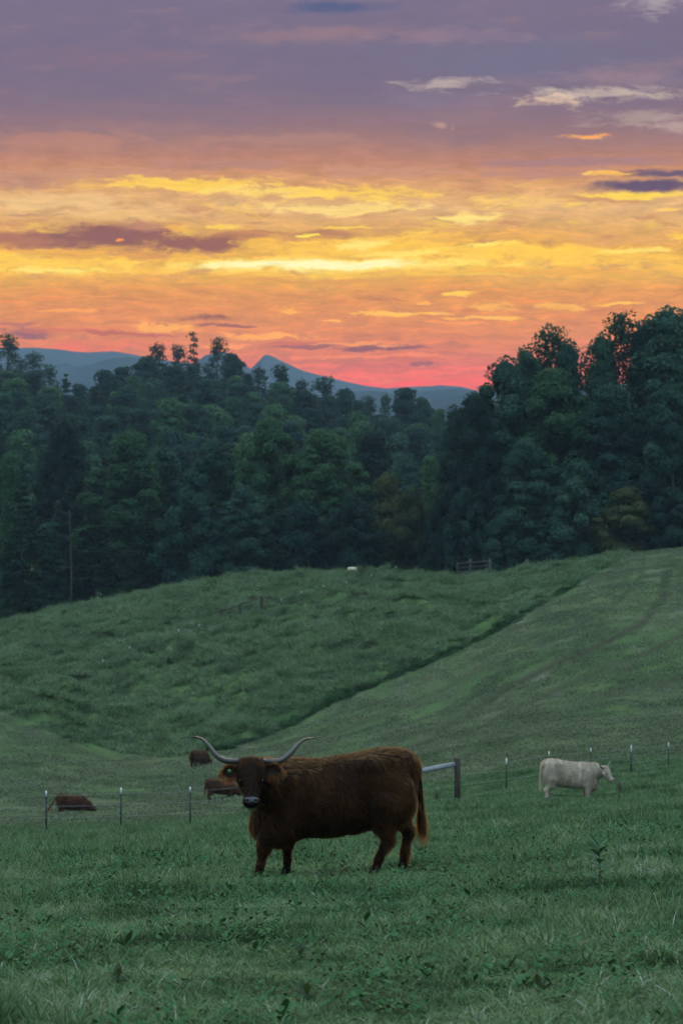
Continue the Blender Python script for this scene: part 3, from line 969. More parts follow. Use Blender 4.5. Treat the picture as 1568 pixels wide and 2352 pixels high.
TREES = [
    # right-hand wood
    (1160, 828, 298, 260, 'broad', 'rounded dark tree forming the left shoulder of the right-hand wood'),
    (1085, 905, 294, 175, 'broad2', 'narrow dark tree at the outer left edge of the right-hand wood'),
    (1262, 744, 308, 230, 'airy', 'tall open-crowned tree with sky showing through, rising behind the bright green one'),
    (1275, 850, 295, 270, 'green', 'large brighter green tree in the middle of the right-hand wood'),
    (1350, 792, 312, 130, 'airy2', 'thin see-through tree between the two tallest trees on the right'),
    (1430, 714, 306, 220, 'airy', 'tallest slender tree of the right-hand wood with lacy top'),
    (1540, 708, 303, 270, 'tall', 'very tall leafy tree cut by the right edge of the picture'),
    (1488, 748, 312, 170, 'airy2', 'lacy tree between the two tallest trees at the right edge'),
    (1405, 885, 291, 230, 'tall', 'dark full tree standing in front of the tallest slender tree'),
    (1512, 900, 290, 200, 'broad2', 'dark broad tree low in front at the right edge'),
    (1640, 730, 306, 240, 'airy', 'tall tree mostly outside the right edge, its branches reaching in'),
    (1545, 880, 287, 130, 'high', 'tree with a bare pale trunk near the right edge'),
    (1205, 1010, 289, 200, 'broad2', 'lower dark tree below the bright green one, left side'),
    (1330, 1060, 287, 190, 'small', 'bushy tree low in front of the right-hand wood, middle'),
    (1065, 1120, 288, 110, 'small', 'bushy tree above the wooden gate at the corner of the wood'),
    (1150, 1180, 286, 120, 'small', 'low bushy tree just right of the wooden gate'),
    (1435, 1120, 285, 170, 'brown', 'brownish turning bush at the foot of the right-hand wood'),
    (1255, 1190, 285, 130, 'small', 'low dark bush at the field edge under the bright green tree'),
    (1550, 1120, 283, 130, 'small', 'low dark bush at the field edge by the right border'),
    (1208, 800, 302, 150, 'tall', 'full tree filling the gap left of the tall open-crowned one'),
    (1305, 786, 304, 160, 'tall', 'full tree filling the gap right of the tall open-crowned one'),
    (1385, 768, 305, 150, 'tall', 'full tree just left of the tallest slender one'),
    (1480, 738, 306, 170, 'tall', 'full tree just right of the tallest slender one'),
    # left tree line behind the meadow crest
    (28, 1043, 312, 115, 'coneg', 'narrow light green tree at the left edge of the tree line'),
    (150, 965, 332, 190, 'broad', 'dark tall tree behind the dead trunk on the left'),
    (300, 991, 320, 220, 'tallg', 'green rounded tree with lit top left of centre'),
    (388, 1035, 324, 120, 'cone', 'darker pointed tree right of the green rounded one'),
    (490, 1013, 318, 195, 'broad2', 'dull green broad tree left of the tallest pair'),
    (625, 962, 314, 205, 'green', 'tallest big green tree of the middle tree line'),
    (745, 988, 309, 205, 'tallg', 'second big green tree, right of the tallest one in the middle'),
    (885, 1088, 307, 140, 'brown', 'low brownish rounded tree right of the two big green trees'),
    (990, 1048, 314, 110, 'coneg', 'yellow-green pointed tree near the corner of the right-hand wood'),
    (945, 1120, 303, 130, 'brown', 'brownish bushy tree between the low rounded one and the gate'),
    (50, 1110, 307, 150, 'pine', 'pine with flat layered branches at the left border'),
    (215, 1150, 308, 140, 'pine2', 'pine with drooping layered branches just right of the dead trunk'),
    (335, 1160, 306, 150, 'pine', 'dark pine under the green rounded tree'),
    (440, 1130, 304, 160, 'small', 'dark bushy tree low on the crest below the dull green tree'),
    (560, 1120, 303, 170, 'broad', 'dark low tree at the left foot of the tallest big green tree'),
    (690, 1150, 301, 180, 'small', 'dark bushy tree at the crest below the two big green trees'),
    (815, 1140, 299, 160, 'small', 'dark bushy tree right of the second big green tree'),
    (1010, 1150, 297, 110, 'small', 'dark bushy tree left of the gate corner'),
    (-40, 1080, 318, 130, 'broad2', 'dark tree cut off by the left border'),
    (110, 1200, 318, 120, 'cone', 'shadowed tree deep behind the dead trunk'),
    # skyline of the ridge
    (18, 766, 700, 120, 'f5', 'lacy skyline tree at the left border of the ridge'),
    (78, 808, 690, 95, 'f4', 'thin skyline tree stepping down from the left border'),
    (112, 835, 670, 80, 'f5', 'small skyline tree at the left end of the notch in the ridge'),
    (152, 857, 650, 70, 'fp', 'pointed skyline conifer inside the notch in the ridge'),
    (186, 882, 640, 70, 'f2', 'low skyline tree at the bottom of the notch'),
    (240, 850, 650, 100, 'f1', 'rounded skyline tree at the right end of the notch'),
    (283, 843, 670, 115, 'f0', 'broad skyline tree right of the rounded one by the notch'),
    (335, 818, 680, 100, 'f1', 'skyline tree left of the ridge top'),
    (364, 788, 690, 96, 'f4', 'first tall open tree on the ridge top'),
    (411, 790, 700, 80, 'f5', 'second open tree on the ridge top'),
    (447, 763, 705, 36, 'snag', 'thin tufted tree sticking up highest from the ridge'),
    (501, 773, 700, 84, 'f5', 'open two-tufted tree right of the thin highest one'),
    (535, 812, 690, 90, 'f1', 'skyline tree where the ridge top starts to fall'),
    (572, 858, 660, 46, 'f2', 'narrow tree in the dip below the pointed peak'),
    (594, 841, 650, 76, 'f4', 'open tree below the pointed mountain peak'),
    (642, 836, 645, 110, 'f5', 'spreading open tree right of the pointed peak'),
    (690, 870, 640, 84, 'f4', 'open tree right of the spreading one on the falling ridge'),
    (742, 864, 640, 125, 'f5', 'wide open-crowned tree on the falling ridge'),
    (795, 893, 630, 90, 'f1', 'skyline tree after the wide open-crowned one'),
    (845, 908, 620, 90, 'f5', 'lacy tree before the last rise of the ridge'),
    (884, 904, 615, 64, 'f4', 'thin lacy tree before the last dark crown of the ridge'),
    (926, 892, 610, 120, 'f0', 'last dark full crown on the falling ridge'),
    (972, 914, 605, 90, 'f1', 'tree on the shoulder right of the last dark crown'),
    (1005, 940, 600, 70, 'f3', 'tree at the right end of the ridge above the blue hollow'),
]
for (u, yt, d, w, k, lb) in TREES:
    tree(u, yt, d, w, k, lb)
# bare dead trunk in front of the left trees
b = at(163, 303)
b[2] = float(ground0(b[0], b[1])) - .3
dt = obj('dead_tree', None, None, b, 'bare pale dead trunk with stubby branches among the left trees', 'tree')
hh = (1100 - 1172) / F * 303 - b[2]
mb = MB()
mb.tube([(0, 0, 0), (.05, 0, hh * .4), (-.1, 0, hh * .75), (-.2, 0, hh)], [.14, .11, .08, .04], 8)
obj('trunk', mb.build('trunk', M['bark'], True), dt)
for (f_, dx, dz) in ((.95, -1.6, .9), (.86, -2.6, 1.5), (.82, 1.2, -.3), (.74, -1.8, .5), (.66, 1.0, .2), (.45, -1.3, .1)):
    mb = MB()
    mb.tube([(-.12, 0, hh * f_), (-.12 + dx * .5, .1, hh * f_ + dz * .4), (-.12 + dx, .2, hh * f_ + dz)], [.055, .04, .012], 5)
    obj('branch', mb.build('branch', M['bark'], True), dt)
# deeper rows of the right-hand wood
rg = random.Random(8)
for (d, yt0) in ((318, 1010), (336, 1000)):
    for u in range(1060, 1600, 78):
        tree(u + rg.uniform(-20, 20), yt0 + rg.uniform(-70, 60), d, rg.uniform(120, 160), rg.choice(['broad', 'broad2', 'cone', 'small']),
             'shadowed tree deep inside the right-hand wood', 'shadowed trees deep inside the right-hand wood')
# the packed forest on the slope of the ridge
rg = random.Random(5)
FRONT_U = [-60, 28, 80, 150, 215, 300, 345, 388, 440, 490, 555, 625, 690, 745, 805, 885, 945, 990, 1060]
FRONT_Y = [1090, 1055, 1075, 1000, 1070, 1005, 1040, 1045, 1060, 1025, 1040, 975, 1010, 1000, 1110, 1100, 1110, 1070, 1100]
ZONES = [(100, 'above the light green tree at the left edge'), (220, 'below the notch in the ridge'), (340, 'above the green rounded tree left of centre'), (440, 'below the two open ridge-top trees'),
         (560, 'above the dull green broad tree'), (690, 'above the tallest big green tree'), (800, 'above the second big green tree'), (900, 'above the low brownish rounded tree'), (2000, 'in the blue hollow beside the right-hand wood')]
d = 372.0
while d < 680:
    step = 58.0 * 600 / max(d, 420)
    u = -50 + rg.uniform(0, step)
    while u < 1060:
        dj = d + rg.uniform(-12, 12)
        hgt = rg.uniform(17, 25)
        g0 = float(ground0((u - 784) / F * dj, dj))
        yt = 1100 - (g0 + hgt) / dj * F
        ys = np.interp(u, SKY_U, SKY_Y)
        fl = np.interp(u, FRONT_U, FRONT_Y)
        if yt > ys + 14 and yt < fl - 6:
            k = rg.choice(['f0', 'f1', 'f2', 'f3', 'f0', 'f1', 'f2', 'f3', 'f5', 'fp'])
            zone = next(z for lim, z in ZONES if u < lim)
            row = 'lowest' if d < 420 else 'lower' if d < 480 else 'middle' if d < 560 else 'upper' if d < 620 else 'topmost'
            tree(u, yt, dj, rg.uniform(8.5, 12.5) / dj * F, k, 'ridge tree packed in the %s rows %s' % (row, zone), 'trees packed on the forested ridge slope')
        u += step * rg.uniform(.75, 1.25)
    d += 26


# ------------------------------------------------------------------ instancer for what nobody could count
def instancer(name, pts, rotz, tilt, scl, idx, protos, label, parent=None):
    pc = bpy.data.collections.new(name + '_sources')
    for k, me in enumerate(protos):
        o = bpy.data.objects.new('%s_source_%02d' % (name, k), me)
        pc.objects.link(o)
    me = bpy.data.meshes.new(name)
    n = len(pts)
    me.vertices.add(n)
    me.vertices.foreach_set('co', np.asarray(pts, np.float32).ravel())
    a = me.attributes.new('rot', 'FLOAT_VECTOR', 'POINT')
    a.data.foreach_set('vector', np.stack([tilt[0], tilt[1], rotz], 1).astype(np.float32).ravel())
    a = me.attributes.new('scl', 'FLOAT_VECTOR', 'POINT')
    a.data.foreach_set('vector', np.asarray(scl, np.float32).ravel())
    a = me.attributes.new('idx', 'INT', 'POINT')
    a.data.foreach_set('value', np.asarray(idx, np.int32))
    me.update()
    ng = bpy.data.node_groups.new(name + '_scatter', 'GeometryNodeTree')
    ng.interface.new_socket('Geometry', in_out='INPUT', socket_type='NodeSocketGeometry')
    ng.interface.new_socket('Geometry', in_out='OUTPUT', socket_type='NodeSocketGeometry')
    gi = ng.nodes.new('NodeGroupInput')
    go = ng.nodes.new('NodeGroupOutput')
    iop = ng.nodes.new('GeometryNodeInstanceOnPoints')
    ci = ng.nodes.new('GeometryNodeCollectionInfo')
    ci.inputs['Collection'].default_value = pc
    ci.inputs['Separate Children'].default_value = True
    ci.inputs['Reset Children'].default_value = True

    def na(nm, ty):
        nd = ng.nodes.new('GeometryNodeInputNamedAttribute')
        nd.data_type = ty
        nd.inputs['Name'].default_value = nm
        return nd.outputs['Attribute']
    ng.links.new(gi.outputs[0], iop.inputs['Points'])
    ng.links.new(ci.outputs[0], iop.inputs['Instance'])
    iop.inputs['Pick Instance'].default_value = True
    ng.links.new(na('idx', 'INT'), iop.inputs['Instance Index'])
    ng.links.new(na('rot', 'FLOAT_VECTOR'), iop.inputs['Rotation'])
    ng.links.new(na('scl', 'FLOAT_VECTOR'), iop.inputs['Scale'])
    ng.links.new(iop.outputs[0], go.inputs[0])
    o = obj(name, me, parent, kind='stuff', label=label, cat=None)
    md = o.modifiers.new('scatter', 'NODES')
    md.node_group = ng
    return o


def blades(rng, b0, ln, w, bend, seg, var):
    """many curved grass blades at once; returns vertices, quads, triangles, shade value"""
    n = len(b0)
    a = rng.uniform(0, 2 * np.pi, n)
    out = np.stack([np.cos(a), np.sin(a), a * 0], 1)
    a2 = a + rng.normal(size=n) * .6
    sd_ = np.stack([-np.sin(a2), np.cos(a2), a * 0], 1)
    bd = bend * rng.uniform(.3, 1.5, n)
    rows = []
    ww = [1, .95, .65, 0] if seg == 3 else [1, .8, 0]
    for k in range(seg + 1):
        s_ = k / seg
        p = b0 + out * (ln * (bd * s_ * s_ + .12 * s_))[:, None]
        p[:, 2] += ln * (s_ - .42 * bd * s_ * s_)
        if k < seg:
            rows += [p - sd_ * (w * ww[k] / 2)[:, None], p + sd_ * (w * ww[k] / 2)[:, None]]
        else:
            rows.append(p)
    m = 2 * seg + 1
    v = np.stack(rows, 1).reshape(-1, 3)
    o = np.arange(n)[:, None] * m
    q = np.concatenate([o + np.array([[2 * k, 2 * k + 1, 2 * k + 3, 2 * k + 2]]) for k in range(seg - 1)])
    t = o + np.array([[2 * seg - 2, 2 * seg - 1, 2 * seg]])
    return v, q, t, np.repeat(var, m)


def grass_patch(seed, size, tufts, per, spread, lmin, lmax, wmin, wmax, bend, mat, seg=3, stalks=0):
    """one turf of many tufts, ragged at its border"""
    rng = np.random.default_rng(seed)
    r = size * .62 * np.sqrt(rng.uniform(0, 1, tufts))
    a = rng.uniform(0, 2 * np.pi, tufts)
    c = np.stack([r * np.cos(a), r * np.sin(a)], 1)
    ts = (.55 + 1.0 * vnoise(c[:, 0] / size * 5 + 50, c[:, 1] / size * 5 + 50, seed)) * rng.uniform(.6, 1.35, tufts)
    tv = rng.uniform(0, 1, tufts)
    ti = np.repeat(np.arange(tufts), per)
    n = len(ti)
    b0 = np.concatenate([c[ti] + rng.normal(size=(n, 2)) * spread, np.full((n, 1), -.02)], 1)
    ln = rng.uniform(lmin, lmax, n) * ts[ti]
    v, q, t, va = blades(rng, b0, ln, rng.uniform(wmin, wmax, n), bend, seg, np.clip(tv[ti] * .45 + rng.uniform(0, .42, n) + .5 * (rng.uniform(size=n) < .035), 0, 1.5))
    return mesh_np('turf', v, [q, t], mat, False, {'var': va})


def leafy_tuft(seed, n, lmin, lmax, wfrac, mat, up=.5):
    """low rosette of broad leaves"""
    rng = np.random.default_rng(seed)
    mb = MB()
    for i in range(n):
        a = rng.uniform(0, 2 * np.pi)
        leaf_blade(mb, np.array([rng.normal() * .02, rng.normal() * .02, rng.uniform(0, .1)]), a, rng.uniform(lmin, lmax), wfrac, up * rng.uniform(.2, 1.6), rng.uniform(.2, .7))
    return mb.build('rosette', mat)


def leaf_blade(mb, b, a, ln, wf, up, droop):
    out = np.array([math.cos(a), math.sin(a), 0])
    sd_ = np.array([-math.sin(a), math.cos(a), 0])
    rows = []
    for s, w in ((0, .12), (.25, .8), (.5, 1.0), (.78, .62), (1.0, .04)):
        p = b + out * ln * s * math.cos(up * .9) + np.array([0, 0, ln * (math.sin(up * .9) * s - droop * .6 * s * s)])
        fold = np.array([0, 0, .10 * w * ln * wf])
        rows.append((p - sd_ * w * wf * ln / 2 + fold, p, p + sd_ * w * wf * ln / 2 + fold))
    v = np.array(rows).reshape(-1, 3)
    q = []
    for k in range(4):
        q += [(3 * k, 3 * k + 1, 3 * k + 4, 3 * k + 3), (3 * k + 1, 3 * k + 2, 3 * k + 5, 3 * k + 4)]
    mb.add(v, q)


def scatter(n, d0, d1, rng, margin=1.14, power=1.0):
    """points uniformly over the ground of the view wedge between two distances"""
    d = np.sqrt(rng.uniform(d0 * d0, d1 * d1, n))
    u = 784 + (rng.uniform(-1, 1, n)) * 784 * margin
    return (u - 784) / F * d, d


def slope_tilt(x, y, e=.8):
    """Euler tilt that lays a turf along the ground, for turfs turned about Z first"""
    gx_ = (ground(x + e, y) - ground(x - e, y)) / (2 * e)
    gy_ = (ground(x, y + e) - ground(x, y - e)) / (2 * e)
    return gx_, gy_


def lay(name, n, d0, d1, seed, margin, protos, label, smin_=.85, smax_=1.2, e=.5, mask=None):
    rng = np.random.default_rng(seed)
    # even spread: jittered grid in the view wedge, by area
    d = np.sqrt(d0 * d0 + (d1 * d1 - d0 * d0) * (np.arange(n) + rng.uniform(0, 1, n)) / n)
    u = ((np.arange(n) * .6180339887 + rng.uniform(0, .15, n)) % 1) * 2 - 1
    x, y = u * 784 * margin / F * d, d
    if mask is not None:
        k = mask(x, y)
        x, y = x[k], y[k]
    n = len(x)
    gx_, gy_ = slope_tilt(x, y, e)
    rz = rng.uniform(0, 2 * np.pi, n)
    nv = unit(np.stack([-gx_, -gy_, np.ones(n)], 1))
    # rotation = align(Z -> nv) * rotZ, as Euler XYZ
    ca, sa = np.cos(rz), np.sin(rz)
    xa = np.stack([ca, sa, -(nv[:, 0] * ca + nv[:, 1] * sa) / nv[:, 2]], 1)
    xa = unit(xa)
    ya = np.cross(nv, xa)
    ry = -np.arcsin(np.clip(xa[:, 2], -1, 1))
    rx = np.arctan2(ya[:, 2], nv[:, 2])
    rzz = np.arctan2(xa[:, 1], xa[:, 0])
    pn = fbm(x * .5, y * .5, seed + 9, 3)
    s = rng.uniform(smin_, smax_, n)
    sz = s * np.clip(.2 + 1.5 * pn, .4, 1.25) * (1 - .55 * np.exp(-(((x + .08) / 1.3) ** 2 + ((y - 24.7) / 1.2) ** 2))) * (1 - .5 * np.exp(-(((x - 7.3) / 2.0) ** 2 + ((y - 75.5) / 3.0) ** 2)))
    instancer(name, np.stack([x, y, ground(x, y)], 1), rzz, (rx, ry), np.stack([s, s, sz], 1), rng.integers(0, len(protos), n), protos, label)


# near pasture: short turf, with a scatter of low broad leaves
near_protos = [grass_patch(100 + i, .7, 78, 16, .020, .04, .10 + .03 * (i % 3), .0035, .0075, .8 + .15 * (i % 3), M['grass']) for i in range(9)]
lay('pasture_grass', 1150, 10.4, 31, 11, 1.16, near_protos, 'short uneven green grass of the near pasture', e=.3)
rng = np.random.default_rng(15)
leaf_protos = [leafy_tuft(120 + i, 6, .03, .065, .45, M['weed'], .6) for i in range(4)]
x, y = scatter(9000, 10.5, 40, rng, 1.1)
k = fbm(x * 1.3, y * 1.3, 71, 3) > .55
x, y = x[k], y[k]
n = len(x)
s = rng.uniform(.6, 1.5, n)
instancer('clover', np.stack([x, y, ground(x, y) + .03], 1), rng.uniform(0, 6.28, n), (rng.normal(size=n) * .1, rng.normal(size=n) * .1), np.stack([s, s, s], 1), rng.integers(0, 4, n), leaf_protos,
          'low broad leaves mixed into the near grass')
# middle pasture up to the fence and into the hollow
mid_protos = [grass_patch(130 + i, 1.7, 110, 12, .07, .07, .20, .008, .014, .85, M['grass'], 2) for i in range(7)]
lay('pasture_grass', 2300, 30, 112, 12, 1.1, mid_protos, 'rougher green pasture grass from the big cow to beyond the wire fence', e=.8)
# far hillside: tall meadow and mown strip
far_protos = [grass_patch(150 + i, 1.9, 15, 24, .20, .20, .55, .035, .07, .9, M['meadow'], 2) for i in range(9)]
mow_protos = [grass_patch(160 + i, 2.2, 40, 8, .3, .06, .16, .03, .06, 1.1, M['mown'], 2) for i in range(6)]


edge_protos = [grass_patch(180 + i, 1.3, 26, 12, .12, .25, .6, .03, .06, .7, M['weed_dark' if i % 2 else 'weed'], 2) for i in range(5)]  # dark strip added in place of the shadow line below the uncut grass
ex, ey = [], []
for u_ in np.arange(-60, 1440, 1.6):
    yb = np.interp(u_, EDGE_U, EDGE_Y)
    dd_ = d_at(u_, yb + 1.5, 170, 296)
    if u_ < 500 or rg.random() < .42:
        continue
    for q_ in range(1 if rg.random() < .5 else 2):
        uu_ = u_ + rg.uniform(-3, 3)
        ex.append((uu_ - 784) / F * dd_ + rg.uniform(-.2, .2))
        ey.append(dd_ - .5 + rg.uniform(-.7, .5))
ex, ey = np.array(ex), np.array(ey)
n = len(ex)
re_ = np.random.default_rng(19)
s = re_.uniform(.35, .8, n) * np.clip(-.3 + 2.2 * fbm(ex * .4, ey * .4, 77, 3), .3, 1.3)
instancer('edge_shade_growth', np.stack([ex, ey, ground(ex, ey) - .05], 1), re_.uniform(0, 6.28, n), (re_.normal(size=n) * .1, re_.normal(size=n) * .1), np.stack([s, s, s], 1), re_.integers(0, 5, n), edge_protos,
          'dark growth added as the shadow line along the edge of the uncut meadow')


def is_tall(x, y):
    return tall_mask(x, y, ground0(x, y)) > .5


lay('meadow_grass', 7600, 150, 318, 13, 1.06, far_protos, 'tall lumpy uncut meadow grass on the hillside', .8, 1.35, .7, is_tall)
lay('mown_grass', 5200, 108, 300, 14, 1.06, mow_protos, 'short grey-green mown grass on the slope right of the meadow', .8, 1.3, .9, lambda x, y: ~is_tall(x, y) & (track_mask(x, y, ground0(x, y)) < .45))

# ------------------------------------------------------------------ cattle
def smin(a, b, k):
    h = np.clip(.5 + .5 * (b - a) / k, 0, 1)
    return b * (1 - h) + a * h - k * h * (1 - h)


def sd_ell(p, c, r, Rm=None):
    q = p - np.asarray(c, float)
    if Rm is not None:
        q = q @ Rm
    r = np.asarray(r, float)
    k0 = np.linalg.norm(q / r, axis=1)
    k1 = np.linalg.norm(q / (r * r), axis=1) + 1e-9
    return k0 * (k0 - 1) / k1


def sd_cone(p, a, b, ra, rb):
    a, b = np.asarray(a, float), np.asarray(b, float)
    ba = b - a
    h = np.clip((p - a) @ ba / (ba @ ba), 0, 1)
    return np.linalg.norm(p - a - h[:, None] * ba, axis=1) - (ra + (rb - ra) * h)


def surface_nets(fn, lo, hi, h):
    lo, hi = np.asarray(lo, float), np.asarray(hi, float)
    n = np.ceil((hi - lo) / h).astype(int) + 1
    gx, gy, gz = [lo[i] + np.arange(n[i]) * h for i in range(3)]
    G = np.stack(np.meshgrid(gx, gy, gz, indexing='ij'), -1).reshape(-1, 3)
    V = fn(G).reshape(n)
    ins = V < 0
    cn = n - 1
    acc = np.zeros((*cn, 3))
    cnt = np.zeros(cn)
    cor = [(i, j, k) for i in (0, 1) for j in (0, 1) for k in (0, 1)]

    def sl_(a, o):
        return a[o[0]:o[0] + cn[0], o[1]:o[1] + cn[1], o[2]:o[2] + cn[2]]
    for a in cor:
        for ax in range(3):
            if a[ax]:
                continue
            b = list(a)
            b[ax] = 1
            va, vb = sl_(V, a), sl_(V, b)
            cr = (va < 0) != (vb < 0)
            t = np.where(cr, va / (va - vb + 1e-12), 0)
            pt = np.zeros((*cn, 3))
            for q in range(3):
                pt[..., q] = a[q]
            pt[..., ax] = pt[..., ax] + t
            acc += pt * cr[..., None]
            cnt += cr
    act = cnt > 0
    idx = -np.ones(cn, int)
    idx[act] = np.arange(act.sum())
    ci = np.argwhere(act)
    verts = lo + (ci + acc[act] / cnt[act][:, None]) * h
    quads = []
    for ax in range(3):
        b, c = (ax + 1) % 3, (ax + 2) % 3
        s0 = [slice(None)] * 3
        s1 = [slice(None)] * 3
        s0[ax] = slice(0, n[ax] - 1)
        s1[ax] = slice(1, n[ax])
        e = ins[tuple(s0)] != ins[tuple(s1)]
        p = np.argwhere(e)
        p = p[(p[:, b] > 0) & (p[:, c] > 0) & (p[:, b] < cn[b]) & (p[:, c] < cn[c])]
        if not len(p):
            continue
        first = ins[p[:, 0], p[:, 1], p[:, 2]]
        def off(db, dc):
            q = p.copy()
            q[:, b] -= db
            q[:, c] -= dc
            return idx[q[:, 0], q[:, 1], q[:, 2]]
        qd = np.stack([off(1, 1), off(0, 1), off(0, 0), off(1, 0)], 1)
        qd[~first] = qd[~first][:, ::-1]
        quads.append(qd)
    return verts, np.concatenate(quads)


def relax(v, q, it=3, lam=.5):
    for _ in range(it):
        s = np.zeros_like(v)
        c = np.zeros(len(v))
        for a in range(4):
            for b in (1, 3):
                np.add.at(s, q[:, a], v[q[:, (a + b) % 4]])
                np.add.at(c, q[:, a], 1)
        v = v * (1 - lam) + lam * s / c[:, None]
    return v


def coat_mat(name, dark, light, glow, trans=.4, patch=5.0):
    m, t = new_mat(name)
    co = t.new('ShaderNodeTexCoord').outputs['Object']
    n = t.noise(t.vmath('MULTIPLY', co, (1.6, 1, .45)), patch * 1.6, 5, .65)
    c = t.ramp(n, [(.36, dark), (.5, tuple((a + b) / 2.6 for a, b in zip(dark, light))), (.66, tuple(1.35 * b for b in light))])
    d = principled(t, c, .7, .10)
    if trans <= 0:
        return finish(m, t, d)
    tr = t.new('ShaderNodeBsdfTranslucent')
    tr.inputs['Color'].default_value = (*glow, 1)
    mx = t.new('ShaderNodeMixShader')
    mx.inputs[0].default_value = trans
    t.l.new(d, mx.inputs[1])
    t.l.new(tr.outputs[0], mx.inputs[2])
    return finish(m, t, mx.outputs[0])


def horn_mat():
    m, t = new_mat('horn')
    a = t.new('ShaderNodeAttribute', attribute_name='along').outputs['Fac']
    co = t.new('ShaderNodeTexCoord').outputs['Object']
    n = t.noise(co, 26, 4, .6)
    f = t.math('ADD', a, t.math('MULTIPLY_ADD', n, .16, -.08))
    c = t.ramp(f, [(0.0, (.012, .013, .013)), (.22, (.022, .023, .022)), (.42, (.075, .070, .054)), (.66, (.095, .090, .074)), (.86, (.025, .024, .023)), (1, (.010, .009, .009))])
    return finish(m, t, principled(t, c, .38, .5, bump(t, n, .25, .004)))


M['horn'] = horn_mat()
M['red_skin'] = coat_mat('dark_red_hide', (.009, .0045, .003), (.020, .010, .006), (0, 0, 0), 0)
M['red_fur'] = coat_mat('dark_red_fur', (.005, .0021, .0013), (.021, .0088, .0046), (1.0, .60, .26), .33)
M['ear_fringe'] = coat_mat('ear_fringe', (.06, .028, .013), (.15, .075, .034), (.9, .5, .2), .4)  # lighter brown puts the backlit look of the fringe into its colour
M['forelock'] = coat_mat('forelock_hair', (.022, .011, .0065), (.075, .040, .022), (1.0, .6, .26), .3, 9.0)
M['red_face'] = coat_mat('dark_face_fur', (.014, .008, .006), (.030, .016, .010), (.20, .09, .03), .25)
M['white_skin'] = coat_mat('cream_hide', (.40, .335, .25), (.47, .40, .31), (0, 0, 0), 0, 1.2)
M['white_fur'] = coat_mat('cream_fur', (.44, .37, .28), (.54, .46, .36), (.8, .66, .46), .30, 1.2)
M['brown_skin'] = coat_mat('brown_hide', (.035, .018, .012), (.065, .035, .022), (0, 0, 0), 0)
M['brown_fur'] = coat_mat('brown_fur', (.040, .018, .010), (.088, .040, .022), (.6, .3, .13), .35)
M['hoof'] = simple_mat('hoof', (.006, .005, .004), (.016, .013, .011), 12, .9, .05)
m_, t_ = new_mat('wet_nose')
n_ = t_.noise(t_.new('ShaderNodeTexCoord').outputs['Object'], 60, 3, .6)
M['nose'] = finish(m_, t_, principled(t_, t_.ramp(n_, [(.3, (.012, .012, .015)), (.7, (.028, .028, .033))]), .3, .5, bump(t_, n_, .4, .003)))
m_, t_ = new_mat('pale_nose')
M['nose_pale'] = finish(m_, t_, principled(t_, (.26, .20, .19), .4, .5))
m_, t_ = new_mat('eye')
M['eye'] = finish(m_, t_, principled(t_, (.006, .005, .005), .08, .8))
m_, t_ = new_mat('tag')
M['tag'] = finish(m_, t_, principled(t_, (.05, .22, .04), .5, .4))


def strands(root, dirs, nrm, length, width, rng, lift=.3, sag=.25, taper=.15):
    """thin curved ribbons of hair"""
    n = len(root)
    L = length[:, None]
    p1 = root + L * .45 * unit(dirs + nrm * lift)
    p2 = p1 + L * .55 * unit(dirs + nrm * lift * .3 + np.array([0, 0, -sag]))
    sd_ = unit(np.cross(dirs, nrm + rng.normal(size=(n, 3)) * 1.3))
    w = width[:, None] * .5
    v = np.stack([root - sd_ * w, root + sd_ * w, p1 - sd_ * w * .9, p1 + sd_ * w * .9, p2 - sd_ * w * taper, p2 + sd_ * w * taper], 1).reshape(-1, 3)
    b = np.arange(n)[:, None] * 6
    q = np.concatenate([b + np.array([[0, 1, 3, 2]]), b + np.array([[2, 3, 5, 4]])])
    return v, q


